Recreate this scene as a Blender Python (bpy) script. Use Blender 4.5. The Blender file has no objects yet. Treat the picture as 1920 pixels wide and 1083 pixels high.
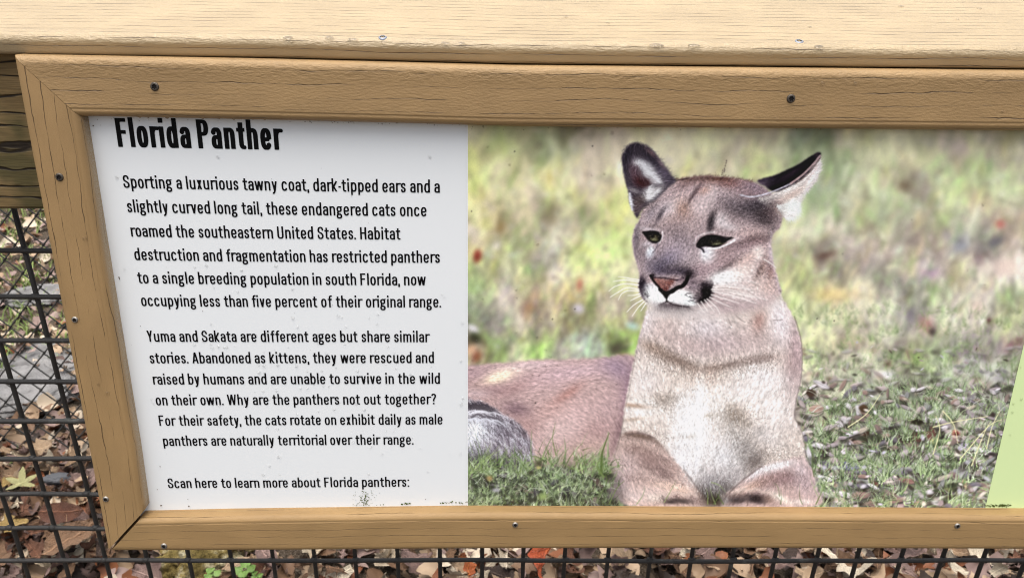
import bpy, bmesh, math, random
import numpy as np
from mathutils import Vector, Matrix
random.seed(5)
SC = bpy.context.scene
COL = SC.collection

# ---------------------------------------------------------------- camera, sky, sun, exposure
PITCH = math.radians(25.8)                    # the camera looks down at the sign
CAM_Z = 1.25
cam_d = bpy.data.cameras.new('camera')
cam = bpy.data.objects.new('camera', cam_d); COL.objects.link(cam)
cam.location = (0, 0, CAM_Z); cam.rotation_euler = (math.radians(90) - PITCH, 0, 0)
cam_d.sensor_width = 36; cam_d.lens = 1500 / 1920 * 36
cam_d.shift_x = (960 - 877) / 1920
cam_d.clip_start = .02; cam_d.clip_end = 500
cam_d.dof.use_dof = True; cam_d.dof.focus_distance = .735; cam_d.dof.aperture_fstop = 13
SC.camera = cam
SUN_EL, SUN_AZ = math.radians(83), math.radians(205)      # a wide bright patch of veiled sky, all but overhead
W = bpy.data.worlds.new('World'); SC.world = W; W.use_nodes = True
wn = W.node_tree.nodes; wl = W.node_tree.links
sky = wn.new('ShaderNodeTexSky'); sky.sky_type = 'NISHITA'; sky.sun_disc = False
sky.sun_elevation = SUN_EL; sky.sun_rotation = SUN_AZ
sky.air_density = 1.0; sky.dust_density = 6.0; sky.ozone_density = 1.0
veil = wn.new('ShaderNodeHueSaturation'); veil.inputs['Saturation'].default_value = .45      # thin cloud greys the blue
wl.new(sky.outputs[0], veil.inputs['Color']); wl.new(veil.outputs[0], wn['Background'].inputs[0]); wn['Background'].inputs[1].default_value = .14
sd = bpy.data.lights.new('sun', 'SUN'); sd.energy = 1.5; sd.angle = math.radians(80); sd.color = (1, .965, .92)
sun = bpy.data.objects.new('sun', sd); COL.objects.link(sun)
to_sun = Vector((math.sin(SUN_AZ) * math.cos(SUN_EL), math.cos(SUN_AZ) * math.cos(SUN_EL), math.sin(SUN_EL)))
sun.rotation_euler = to_sun.to_track_quat('Z', 'Y').to_euler(); sun.location = (0, -2, 4)
SC.view_settings.view_transform = 'Standard'; SC.view_settings.look = 'None'
SC.view_settings.gamma = 1; SC.view_settings.use_curve_mapping = False
SC.view_settings.exposure = .82
SC.cycles.filter_width = 1.05

# ---------------------------------------------------------------- where things stand
CP, SP = math.cos(PITCH), math.sin(PITCH)
def ray(px, py):
    """direction seen at a point of the 1920 x 1083 photograph"""
    rx, ry = (px - 877) / 1500, (541.5 - py) / 1500
    return Vector((rx, CP + ry * SP, ry * CP - SP))
EYE = Vector((0, 0, CAM_Z))
TILT = math.radians(19.4)
LEAN = PITCH - TILT                            # the sign leans back by this much
SN = Vector((0, -math.cos(LEAN), math.sin(LEAN)))          # its face normal
SO = EYE + Vector((0, CP, -SP)) * .745                     # a point on the panel's face
SX = Vector((1, 0, 0)); SDN = Vector((0, -math.sin(LEAN), -math.cos(LEAN)))
def on_sign(px, py, off=0.0):
    """across and down coordinates (m) on the sign's face, at a height off above it"""
    d = ray(px, py); t = ((SO + SN * off - EYE).dot(SN)) / d.dot(SN)
    p = EYE + d * t - SO
    return p.dot(SX), p.dot(SDN)
def sign_pt(a, b, off=0.0): return SO + SX * a + SDN * b + SN * off
def on_ground(px, py, z=0.0):
    d = ray(px, py); return EYE + d * ((z - CAM_Z) / d.z)
def on_wall(px, py, Y):
    d = ray(px, py); return EYE + d * (Y / d.y)

def tag(o, label=None, cat=None, group=None, kind=None):
    if label: o['label'] = label
    if cat: o['category'] = cat
    if group: o['group'] = group
    if kind: o['kind'] = kind
    return o
def empty(name, loc):
    o = bpy.data.objects.new(name, None); o.empty_display_size = .1; o.location = loc; COL.objects.link(o); return o
def link(name, me, mat=None, parent=None):
    o = bpy.data.objects.new(name, me); COL.objects.link(o)
    if mat:
        for m in (mat if isinstance(mat, (list, tuple)) else [mat]): me.materials.append(m)
    if parent:
        o.parent = parent
        base = parent; off = Vector((0, 0, 0))
        while base: off += base.location; base = base.parent
        o.location = -off                       # meshes are written in world metres
    return o
def mesh(name, verts, faces, smooth=False, uv=None):
    me = bpy.data.meshes.new(name); me.from_pydata([tuple(v) for v in verts], [], faces)
    if smooth: me.polygons.foreach_set('use_smooth', [True] * len(me.polygons))
    if uv is not None:
        l = me.uv_layers.new(name='UVMap'); idx = np.zeros(len(me.loops), np.int32); me.loops.foreach_get('vertex_index', idx)
        l.data.foreach_set('uv', np.array(uv, np.float32)[idx].ravel())
    me.update(); return me

# ---------------------------------------------------------------- materials
class NT:
    """a few shortcuts for building node trees"""
    def __init__(s, name):
        s.m = bpy.data.materials.new(name); s.m.use_nodes = True; s.n = s.m.node_tree.nodes; s.l = s.m.node_tree.links
        s.b = s.n['Principled BSDF']
    def put(s, sock, v):
        if isinstance(v, bpy.types.NodeSocket): s.l.new(v, sock)
        elif v is not None: sock.default_value = v
    def math(s, op, a, b=None, c=None):
        n = s.n.new('ShaderNodeMath'); n.operation = op
        for i, v in enumerate((a, b, c)): s.put(n.inputs[i], v) if v is not None else None
        return n.outputs[0]
    def vec(s, x=0.0, y=0.0, z=0.0):
        n = s.n.new('ShaderNodeCombineXYZ'); s.put(n.inputs[0], x); s.put(n.inputs[1], y); s.put(n.inputs[2], z); return n.outputs[0]
    def noise(s, v, scale, detail=3, rough=.55):
        n = s.n.new('ShaderNodeTexNoise'); s.put(n.inputs['Vector'], v); n.inputs['Scale'].default_value = scale
        n.inputs['Detail'].default_value = detail; n.inputs['Roughness'].default_value = rough; return n.outputs['Fac']
    def smooth(s, v, lo, hi, a=0.0, b=1.0):
        n = s.n.new('ShaderNodeMapRange'); n.interpolation_type = 'SMOOTHSTEP'
        s.put(n.inputs[0], v); s.put(n.inputs[1], lo); s.put(n.inputs[2], hi); s.put(n.inputs[3], a); s.put(n.inputs[4], b); return n.outputs[0]
    def mix(s, f, a, b, mode='MIX'):
        n = s.n.new('ShaderNodeMix'); n.data_type = 'RGBA'; n.blend_type = mode
        s.put(n.inputs[0], f)
        for k, v in ((6, a), (7, b)): s.put(n.inputs[k], (*v, 1) if isinstance(v, tuple) and len(v) == 3 else v)
        return n.outputs[2]
    def ramp(s, f, stops):
        n = s.n.new('ShaderNodeValToRGB'); s.put(n.inputs[0], f); e = n.color_ramp.elements
        while len(e) < len(stops): e.new(.5)
        for k, (p, c) in enumerate(stops): e[k].position = p; e[k].color = (*c, 1)
        return n.outputs[0]
    def coord(s, which='Object'):
        n = s.n.new('ShaderNodeTexCoord'); return n.outputs[which]
    def bump(s, h, dist, strength=1.0):
        n = s.n.new('ShaderNodeBump'); s.put(n.inputs['Height'], h); n.inputs['Distance'].default_value = dist; n.inputs['Strength'].default_value = strength
        s.l.new(n.outputs[0], s.b.inputs['Normal'])
    def done(s, col=None, rough=None, spec=None, metal=None):
        s.put(s.b.inputs['Base Color'], (*col, 1) if isinstance(col, tuple) else col); s.put(s.b.inputs['Roughness'], rough)
        s.put(s.b.inputs['Specular IOR Level'], spec); s.put(s.b.inputs['Metallic'], metal); return s.m

def lumber(name, base, dark, pitch, seed, rough=.5, spec=.4, wear=False, crack=.05, wrinkle=1.0, edge=None):
    """moulded plastic lumber: pressed-in grain lines along u, leathery skin"""
    t = NT(name); uv = t.coord('UV'); sp = t.n.new('ShaderNodeSeparateXYZ'); t.l.new(uv, sp.inputs[0]); u, v = sp.outputs[0], sp.outputs[1]
    su = t.math('ADD', u, seed * 3.17)
    wob = t.noise(t.vec(t.math('MULTIPLY', su, 6.0), t.math('MULTIPLY', v, 16.0), seed), 1.0, 4, .6)
    jit = t.noise(t.vec(t.math('MULTIPLY', su, 90.0), t.math('MULTIPLY', v, 60.0), seed), 1.0, 2)
    q = t.math('ADD', t.math('MULTIPLY', v, 1 / pitch), t.math('ADD', t.math('MULTIPLY', wob, 1.5), t.math('MULTIPLY', jit, .16)))
    fr = t.math('FRACT', q); fl = t.math('FLOOR', q)
    dist = t.math('ABSOLUTE', t.math('SUBTRACT', fr, .5))
    brk = t.noise(t.vec(t.math('MULTIPLY', su, 13.0), t.math('MULTIPLY', fl, 7.31), seed), 1.0, 4, .7)
    wid = t.smooth(brk, .40, .62, .0, crack)
    cr = t.math('SUBTRACT', 1.0, t.smooth(dist, t.math('MULTIPLY', wid, .35), t.math('ADD', wid, .0005)))
    cr = t.math('MULTIPLY', cr, t.smooth(brk, .40, .47))
    fine = t.noise(t.vec(t.math('MULTIPLY', su, 210.0), t.math('MULTIPLY', v, 520.0), seed), 1.0, 4, .6)
    grit = t.noise(t.vec(su, v, seed), 1500.0, 2)
    mott = t.noise(t.vec(t.math('MULTIPLY', su, 14.0), t.math('MULTIPLY', v, 30.0), seed), 1.0, 4)
    c = t.mix(t.smooth(mott, .3, .75), tuple(x * .90 for x in base), tuple(min(1, x * 1.08) for x in base))
    c = t.mix(t.smooth(grit, .35, .7, 0, .35), c, tuple(x * .72 for x in base))
    if wear:
        w = t.math('MULTIPLY', t.smooth(v, .019, .007), t.smooth(t.noise(t.vec(su, v, 2.0), 700.0, 3), .35, .62, .1, .85))
        c = t.mix(w, c, (.42, .36, .27))
    c = t.mix(t.math('MULTIPLY', cr, .82), c, dark)
    h = t.math('ADD', t.math('MULTIPLY', fine, .55 * wrinkle), t.math('SUBTRACT', t.math('MULTIPLY', grit, .25), t.math('MULTIPLY', cr, 1.6)))
    if edge:                                   # skin puckered along the rounded edges
        pk = t.noise(t.vec(t.math('MULTIPLY', su, 120.0), t.math('MULTIPLY', v, 300.0), seed + 3.0), 1.0, 4, .65)
        lo, mid, hi = edge; mk = t.math('MULTIPLY', t.smooth(v, lo, mid), t.smooth(v, hi + .004, hi))
        h = t.math('ADD', h, t.math('MULTIPLY', t.math('MULTIPLY', pk, mk), 1.7))
    t.bump(h, .0015, .65)
    return t.done(c, t.smooth(fine, .3, .7, rough - .08, rough + .1), spec)

def plain(name, col, rough=.5, spec=.5, metal=0.0, var=.12, scale=300, bump=0.0):
    t = NT(name); n = t.noise(t.coord('Object'), scale, 4)
    c = t.mix(n, tuple(x * (1 - var) for x in col), tuple(min(1, x * (1 + var)) for x in col))
    if bump: t.bump(n, bump, 1)
    return t.done(c, rough, spec, metal)
# ---------------------------------------------------------------- ground, wire fences, timber rail
def lerp(L, x):
    return float(np.interp(x, [a for a, b in L], [b for a, b in L]))

t = NT('soil'); co = t.coord('Object')
n1 = t.noise(co, 3, 6); n2 = t.noise(co, 40, 5); n3 = t.noise(co, 220, 3)
c = t.ramp(n2, [(.3, (.030, .022, .015)), (.5, (.075, .055, .038)), (.7, (.16, .12, .085))])
c = t.mix(t.smooth(n3, .45, .7), c, (.20, .16, .12))
t.bump(t.math('ADD', n2, n3), .012, 1)
M_SOIL = t.done(c, .95, .2)
def ground_z(x, y): return .012 * math.sin(3.1 * x + 1.3 * y) + .010 * math.sin(7.3 * y - 2.0 * x + 1) - .012
N = 150
xs = np.concatenate([[-30, -12, -6], np.linspace(-3.2, 3.2, N), [6, 12, 30]]); ys = np.concatenate([[-30, -8, -2], np.linspace(.2, 5.5, N), [9, 16, 30, 60]])
V = [(x, y, ground_z(x, y) if abs(x) < 3.3 and 0 < y < 6 else -.012) for y in ys for x in xs]
nx = len(xs)
g = link('ground', mesh('ground', V, [(j * nx + i, j * nx + i + 1, (j + 1) * nx + i + 1, (j + 1) * nx + i) for j in range(len(ys) - 1) for i in range(nx - 1)], True), M_SOIL)
tag(g, kind='structure')

class MB:
    """collects shapes for one mesh"""
    def __init__(s): s.v = []; s.f = []
    def tube(s, pts, r, n=8, cap=True):
        b = len(s.v); P = [Vector(p) for p in pts]; up = None
        for i, p in enumerate(P):
            d = (P[min(i + 1, len(P) - 1)] - P[max(i - 1, 0)]).normalized()
            a = d.cross(Vector((0, 1, 0)) if abs(d.y) < .9 else Vector((1, 0, 0))).normalized(); c = d.cross(a)
            rr = r[i] if isinstance(r, (list, tuple)) else r
            for k in range(n):
                t_ = 2 * math.pi * k / n; s.v.append(p + (a * math.cos(t_) + c * math.sin(t_)) * rr)
        for i in range(len(P) - 1):
            for k in range(n):
                k2 = (k + 1) % n; s.f.append((b + i * n + k, b + (i + 1) * n + k, b + (i + 1) * n + k2, b + i * n + k2))
        if cap:
            s.f.append(tuple(b + k for k in range(n))); s.f.append(tuple(b + (len(P) - 1) * n + k for k in reversed(range(n))))
    def box(s, x0, x1, y0, y1, z0, z1):
        b = len(s.v); s.v += [Vector((x, y, z)) for z in (z0, z1) for y in (y0, y1) for x in (x0, x1)]
        s.f += [tuple(b + k for k in q) for q in ((0, 2, 3, 1), (4, 5, 7, 6), (0, 1, 5, 4), (2, 6, 7, 3), (0, 4, 6, 2), (1, 3, 7, 5))]
    def build(s, name, mat, parent=None, smooth=True): return link(name, mesh(name, s.v, s.f, smooth), mat, parent)

# black coated welded wire mesh, just behind the sign
FY = .76
t = NT('black_coated_wire'); co = t.coord('Object'); n = t.noise(co, 60, 4); n2 = t.noise(co, 700, 3)
c = t.mix(n, (.014, .013, .012), (.040, .037, .034)); c = t.mix(t.smooth(t.noise(co, 22, 4), .60, .72, 0, .55), c, (.16, .17, .15))
t.bump(n2, .0006, 1); M_WIRE = t.done(c, .55, .4)
PIT = .0530
x_ph = on_wall(351, 1044, FY).x; z_ph = on_wall(300, 1050, FY).z
m = MB()
for i in range(-16, 32):
    x = x_ph + i * PIT
    m.tube([(x + random.gauss(0, .0005), FY + .004, .02), (x + random.gauss(0, .0007), FY + .004, .55), (x + random.gauss(0, .0007), FY + .004, .8), (x, FY + .004, 1.115)], .0027, 10)
for k in range(-8, 14):
    z = z_ph + k * PIT
    if z > 1.10: continue
    m.tube([(xx, FY + random.gauss(0, .0006), z + random.gauss(0, .0006)) for xx in np.linspace(x_ph - 16.5 * PIT, x_ph + 31.5 * PIT, 30)], .0028, 10)
    for i in range(-16, 32):                                          # weld lumps
        if k < 11: m.tube([(x_ph + i * PIT - .004, FY + .001, z), (x_ph + i * PIT, FY + .001, z), (x_ph + i * PIT + .004, FY + .001, z)], [.0028, .0040, .0028], 8)
tag(m.build('wire_mesh_fence', M_WIRE), 'black coated welded wire mesh of square cells right behind the sign', 'fence')

# chain link beyond it
LY = 1.634; DWX, DHZ = .0625, .0345
t = NT('dark_chain_wire'); t_c = t.mix(t.noise(t.coord('Object'), 90, 3), (.016, .016, .015), (.05, .05, .046)); M_CHAIN = t.done(t_c, .6, .35)
m = MB()
for i in range(-62, 56):
    pts = []
    for j in range(0, 37):
        x = (i + ((i + j) % 2)) * DWX / 2
        e_ = (i + j) % 2; s_ = .0022 if e_ else -.0022
        z = .016 + j * DHZ
        k_ = .004 if e_ else -.004; pts += [(x - k_, LY + s_ * .3, z - .0045), (x + k_ * .5, LY + s_, z), (x - k_, LY + s_ * .3, z + .0045)]
    m.tube(pts, .0019, 6)
tag(m.build('chain_link_fence', M_CHAIN), 'dark chain link fence of diamond wire standing farther back over the leaves', 'fence')

# weathered treated timber behind the sign's top
t = NT('weathered_timber'); co = t.coord('Object'); s3 = t.n.new('ShaderNodeSeparateXYZ'); t.l.new(co, s3.inputs[0])
gx_, gz_ = s3.outputs[0], s3.outputs[2]
wob = t.noise(t.vec(t.math('MULTIPLY', gx_, 5.0), 0.0, t.math('MULTIPLY', gz_, 22.0)), 1.0, 4)
q = t.math('ADD', t.math('MULTIPLY', gz_, 62.0), t.math('MULTIPLY', wob, 3.2)); fr = t.math('ABSOLUTE', t.math('SUBTRACT', t.math('FRACT', q), .5))
brk = t.noise(t.vec(t.math('MULTIPLY', gx_, 7.0), 3.0, t.math('MULTIPLY', t.math('FLOOR', q), 5.7)), 1.0, 3)
crk = t.math('MULTIPLY', t.math('SUBTRACT', 1.0, t.smooth(fr, .02, t.smooth(brk, .35, .7, .03, .17))), t.smooth(brk, .36, .5))
fib = t.noise(t.vec(t.math('MULTIPLY', gx_, 30.0), t.math('MULTIPLY', s3.outputs[1], 500.0), t.math('MULTIPLY', gz_, 600.0)), 1.0, 4)
c = t.ramp(t.noise(t.vec(t.math('MULTIPLY', gx_, 9.0), 0.0, t.math('MULTIPLY', gz_, 30.0)), 1.0, 4), [(.3, (.13, .085, .034)), (.5, (.23, .155, .066)), (.7, (.30, .205, .095))])
c = t.mix(t.smooth(t.noise(t.vec(gx_, 9.0, t.math('MULTIPLY', gz_, 1.0)), 14, 3), .45, .62, 0, .75), c, (.060, .060, .020))
c = t.mix(t.smooth(fib, .35, .7, 0, .45), c, (.05, .036, .018)); c = t.mix(crk, c, (.018, .012, .007))
t.bump(t.math('SUBTRACT', t.math('MULTIPLY', fib, .5), t.math('MULTIPLY', crk, 1.5)), .0012, .8)
M_TIMBER = t.done(c, .75, .3)
bz = on_wall(40, 393, .716).z
bm = bmesh.new(); bmesh.ops.create_cube(bm, size=1)
bmesh.ops.scale(bm, vec=(2.5, .038, .150), verts=bm.verts); bmesh.ops.translate(bm, vec=(.1, .716 + .019, bz + .075), verts=bm.verts)
bmesh.ops.bevel(bm, geom=bm.edges[:], offset=.003, segments=3, affect='EDGES')
me = bpy.data.meshes.new('timber_rail'); bm.to_mesh(me); bm.free()
tag(link('timber_rail', me, M_TIMBER), 'weathered brown and green timber board fixed across the fence behind the sign', 'board')

# the wet tan handrail along the top
TAN, TAN_DARK = (.335, .214, .096), (.060, .036, .018)
M_RAIL = lumber('rail_lumber', (.42, .318, .182), (.060, .036, .018), .0072, 4, .36, .6, crack=.065, wrinkle=.55, edge=(.010, .018, .030))
M_FRAME = lumber('frame_lumber', TAN, TAN_DARK, .0105, 1, .46, .35, crack=.042, edge=(.046, .066, .09))
M_SIDE = lumber('frame_side_lumber', (.335, .212, .094), TAN_DARK, .0100, 7, .5, .3, wear=True, crack=.04, wrinkle=.45)
M_LOW = lumber('frame_low_lumber', (.335, .212, .092), (.07, .042, .02), .0090, 12, .48, .3, crack=.03, wrinkle=.45)
RB = [(-900, 97), (0, 105), (480, 111), (960, 123), (1440, 127.5), (1920, 132.5), (2800, 139)]
TILT_R = math.radians(14); TH = .0185
back = Vector((0, math.cos(TILT_R), math.sin(TILT_R))); upr = Vector((0, -math.sin(TILT_R), math.cos(TILT_R)))
def rail_profile():
    p = []
    for a in np.linspace(-90, 0, 7): p.append((-.005 * math.cos(math.radians(a)) + .005, .005 + .005 * math.sin(math.radians(a))))
    r = .0075
    for a in np.linspace(0, 90, 10): p.append((r - r * math.cos(math.radians(a)), TH - r + r * math.sin(math.radians(a))))
    for b in np.linspace(.012, .196, 16): p.append((b, TH))
    p += [(.201, TH - .006), (.201, 0)]
    return p
prof = rail_profile(); V = []; UV = []; st = np.linspace(-800, 2700, 71)
for px in st:
    a, b = on_sign(px, lerp(RB, px), -.006); o = sign_pt(a, b, -.006)
    cum = 0; last = None
    for f, u in prof:
        if last: cum += math.hypot(f - last[0], u - last[1])
        last = (f, u)
        V.append(o + back * f + upr * u); UV.append((o.x, cum))
k = len(prof); Fc = [(i * k + j, (i + 1) * k + j, (i + 1) * k + (j + 1) % k, i * k + (j + 1) % k) for i in range(len(st) - 1) for j in range(k)]
Fc += [tuple(range(k)), tuple((len(st) - 1) * k + j for j in reversed(range(k)))]
rail = link('handrail', mesh('handrail', V, Fc, True, UV), M_RAIL)
for e in rail.data.polygons[-2:]: e.use_smooth = False
tag(rail, 'pale wet tan handrail board running along above the sign', 'handrail')

# screws: pan head with a six-lobed socket
M_STEEL = plain('screw_steel', (.36, .34, .31), .5, .5, 1.0, .3, 900)
M_SOCKET = plain('screw_socket', (.012, .010, .009), .8, .2)
M_STEEL_D = plain('dark_screw', (.10, .085, .07), .5, .4, .8, .4, 900)  # dark colour stands in for the shade inside recessed screw holes
def screw(name, o, n, r, parent, mat, sink=0.0, rot=0.0):
    n = n.normalized(); a = Vector((1, 0, 0)); a = (a - n * a.dot(n)).normalized(); b = n.cross(a)
    V = []; Fc = []; mats = []; K = 24
    rings = [(1.12, -.0002 - sink), (1.05, .0002 - sink), (1.0, .0006 - sink), (.86, .0010 - sink), (.62, .0011 - sink)]
    for rr, h in rings:
        for i in range(K):
            th = 2 * math.pi * i / K + rot; V.append(o + (a * math.cos(th) + b * math.sin(th)) * r * rr + n * h)
    for ring, hh in ((.64, .0010), (.56, .00035)):
        for i in range(K):
            th = 2 * math.pi * i / K + rot; q = r * ring * (1 + .26 * math.cos(6 * (th - rot)))
            V.append(o + (a * math.cos(th) + b * math.sin(th)) * q + n * (hh - sink))
    for j in range(6):
        for i in range(K):
            Fc.append((j * K + i, j * K + (i + 1) % K, (j + 1) * K + (i + 1) % K, (j + 1) * K + i)); mats.append(1 if j >= 5 else 0)
    Fc.append(tuple(6 * K + i for i in range(K))); mats.append(1)
    me = mesh(name, V, Fc); ob = link(name, me, [mat, M_SOCKET], parent)
    me.polygons.foreach_set('material_index', mats); return ob
M_SILVER = plain('wet_screw_steel', (.26, .28, .32), .45, .5, .6, .2, 900)
for px, py in ((717.5, 70.5), (1498.5, 78)):
    a, b = on_sign(px, lerp(RB, px), -.006); o0 = sign_pt(a, b, -.006) + upr * TH
    d = ray(px, py); tt = (o0 - EYE).dot(upr) / d.dot(upr)
    screw('screw', EYE + d * tt, upr, .0036, rail, M_SILVER, .0004)
INK_GAIN = 1.05
# ---------------------------------------------------------------- the printed photograph (painted in numpy, sRGB)
OX, OY, PW, PH = 862, 214, 1180, 752          # canvas origin and size, one cell per print dot
rng = np.random.default_rng(7)
img = np.zeros((PH, PW, 3), np.float32)
YY, XX = np.mgrid[0:PH, 0:PW].astype(np.float32)
XX += OX; YY += OY

def blur(a, r):
    """three box passes ~ gaussian of radius r"""
    r = int(round(r))
    if r < 1: return a
    a = a.astype(np.float32)
    for _ in range(3):
        for ax in (0, 1):
            n = a.shape[ax]
            pad = [(0, 0)] * a.ndim; pad[ax] = (r + 1, r)
            c = np.cumsum(np.pad(a, pad, mode='edge'), axis=ax, dtype=np.float64)
            hi = np.take(c, range(2 * r + 1, 2 * r + 1 + n), axis=ax); lo = np.take(c, range(0, n), axis=ax)
            a = ((hi - lo) / (2 * r + 1)).astype(np.float32)
    return a

def vnoise(sx, sy, seed):
    """smooth value noise, cells of sx by sy print dots, roughly -1..1"""
    g = np.random.default_rng(seed)
    h, w = int(PH / sy) + 4, int(PW / sx) + 4
    n = g.uniform(-1, 1, (h, w)).astype(np.float32)
    u = (XX - OX) / sx + 1; v = (YY - OY) / sy + 1
    i, j = u.astype(int), v.astype(int); fu, fv = u - i, v - j
    fu = fu * fu * (3 - 2 * fu); fv = fv * fv * (3 - 2 * fv)
    return (n[j, i] * (1 - fu) + n[j, i + 1] * fu) * (1 - fv) + (n[j + 1, i] * (1 - fu) + n[j + 1, i + 1] * fu) * fv

def C(*c): return np.array(c, np.float32) / 255.0

def spline(pts, closed=True, k=8):
    p = np.array(pts, np.float32); n = len(p); out = []
    rngi = range(n) if closed else range(n - 1)
    for i in rngi:
        a, b, c, d = (p[(i - 1) % n], p[i], p[(i + 1) % n], p[(i + 2) % n]) if closed else \
                     (p[max(i - 1, 0)], p[i], p[i + 1], p[min(i + 2, n - 1)])
        for t in np.linspace(0, 1, k, endpoint=False):
            out.append(.5 * (2 * b + (c - a) * t + (2 * a - 5 * b + 4 * c - d) * t * t + (3 * b - a - 3 * c + d) * t ** 3))
    if not closed: out.append(p[-1])
    return np.array(out)

def window(x0, y0, x1, y1):
    return (max(0, int(y0 - OY)), min(PH, int(y1 - OY) + 2), max(0, int(x0 - OX)), min(PW, int(x1 - OX) + 2))

def inside(poly, feather=1.5, warp=0.0, wseed=3, smooth=True):
    """soft mask of a closed outline, optionally with a furry warped edge"""
    q = spline(poly) if smooth else np.array(poly, np.float32)
    m = 6 + feather * 3 + warp * 2
    w = window(q[:, 0].min() - m, q[:, 1].min() - m, q[:, 0].max() + m, q[:, 1].max() + m)
    M = np.zeros((PH, PW), np.float32)
    if w[1] <= w[0] or w[3] <= w[2]: return M
    x = XX[w[0]:w[1], w[2]:w[3]]; y = YY[w[0]:w[1], w[2]:w[3]]
    if warp:
        x = x + warp * HAIRN[0][w[0]:w[1], w[2]:w[3]]; y = y + warp * HAIRN[1][w[0]:w[1], w[2]:w[3]]
    ins = np.zeros(x.shape, bool)
    for (ax, ay), (bx, by) in zip(q, np.roll(q, -1, 0)):
        if ay == by: continue
        c = ((ay > y) != (by > y)) & (x < (bx - ax) * (y - ay) / (by - ay) + ax)
        ins ^= c
    M[w[0]:w[1], w[2]:w[3]] = blur(ins.astype(np.float32), feather) if feather >= 1 else ins
    return M

def lay(mask, col, a=1.0):
    global img
    m = (mask * a)[..., None]
    img += m * (col - img)

def blob(cx, cy, rx, ry, ang, col, a=1.0, p=1.0, mask=None):
    """soft elliptical dab"""
    R = 2.6 * max(rx, ry)
    w = window(cx - R, cy - R, cx + R, cy + R)
    if w[1] <= w[0] or w[3] <= w[2]: return
    x = XX[w[0]:w[1], w[2]:w[3]] - cx; y = YY[w[0]:w[1], w[2]:w[3]] - cy
    t = math.radians(ang); c, s = math.cos(t), math.sin(t)
    d = ((x * c + y * s) / rx) ** 2 + ((-x * s + y * c) / ry) ** 2
    m = a * np.exp(-d ** p)
    if mask is not None: m = m * mask[w[0]:w[1], w[2]:w[3]]
    v = img[w[0]:w[1], w[2]:w[3]]
    v += m[..., None] * (np.asarray(col, np.float32) - v)

def line(pts, wid, col, a=1.0, taper=0.0, soft=0.8, mask=None, sp=True):
    """a drawn line along a spline; taper 1 thins it to nothing at the end"""
    q = spline(pts, False, 6) if sp and len(pts) > 2 else np.array(pts, np.float32)
    m = wid + 4 * soft + 2
    w = window(q[:, 0].min() - m, q[:, 1].min() - m, q[:, 0].max() + m, q[:, 1].max() + m)
    if w[1] <= w[0] or w[3] <= w[2]: return
    x = XX[w[0]:w[1], w[2]:w[3]]; y = YY[w[0]:w[1], w[2]:w[3]]
    A = np.zeros(x.shape, np.float32); n = len(q) - 1
    for i in range(n):
        (ax, ay), (bx, by) = q[i], q[i + 1]
        dx, dy = bx - ax, by - ay; L = dx * dx + dy * dy + 1e-6
        t = np.clip(((x - ax) * dx + (y - ay) * dy) / L, 0, 1)
        d = np.hypot(x - ax - t * dx, y - ay - t * dy)
        hw = wid * .5 * (1 - taper * (i + t) / n)
        A = np.maximum(A, np.clip((hw + soft - d) / (2 * soft), 0, 1) * np.minimum(1, hw / .5 + .25))
    A = A * a
    if mask is not None: A = A * mask[w[0]:w[1], w[2]:w[3]]
    v = img[w[0]:w[1], w[2]:w[3]]
    v += A[..., None] * (np.asarray(col, np.float32) - v)

def field(samples, px, py, s, pw=2.0):
    """scattered samples (x, y, values...) blended over the points px, py"""
    num = 0; den = 0
    for r in samples:
        w = 1.0 / (((px - r[0]) ** 2 + (py - r[1]) ** 2) / (s * s) + 1) ** pw
        den = den + w
        num = num + w[..., None] * np.array(r[2:], np.float32)
    return num / den[..., None]

def sample_img(x, y):
    return img[np.clip((y - OY).astype(int), 0, PH - 1), np.clip((x - OX).astype(int), 0, PW - 1)]

def hairs(x, y, ang, L, col, a, wid=1.0, bend=0.0, taper=True, mask=None):
    """many hairs or blades at once: arrays of roots, headings (deg), lengths; painted step by step"""
    n = len(x); x = x.astype(np.float32).copy(); y = y.astype(np.float32).copy()
    t = np.radians(ang).astype(np.float32); K = int(np.max(L)) + 1
    for k in range(K):
        live = k < L
        f = k / np.maximum(L, 1)
        al = a * (1 - f * .8 if taper else 1.0) * live
        hw = np.maximum(0, wid * (1 - f)) if taper else wid * np.ones(n)
        for o in range(-int(np.ceil(np.max(wid) / 2)), int(np.ceil(np.max(wid) / 2)) + 1):
            cov = np.clip(hw / 2 + .5 - abs(o), 0, 1)
            xi = np.round(x - np.sin(t) * o - OX).astype(int); yi = np.round(y + np.cos(t) * o - OY).astype(int)
            ok = (xi >= 0) & (xi < PW) & (yi >= 0) & (yi < PH) & live & (cov > 0)
            xi, yi = xi[ok], yi[ok]
            m = (al * cov)[ok]
            if mask is not None: m = m * mask[yi, xi]
            img[yi, xi] += m[:, None] * (col[ok] - img[yi, xi])
        x += np.cos(t); y += np.sin(t); t = t + np.radians(bend)

def scatter(mask, n):
    """n random points where the mask is set"""
    p = mask.ravel().astype(np.float64); p /= p.sum()
    i = rng.choice(p.size, n, p=p)
    return (i % PW + OX + rng.random(n)).astype(np.float32), (i // PW + OY + rng.random(n)).astype(np.float32)

HAIRN = (vnoise(3, 3, 11) + .5 * vnoise(7, 7, 12), vnoise(3, 3, 13) + .5 * vnoise(7, 7, 14))

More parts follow.
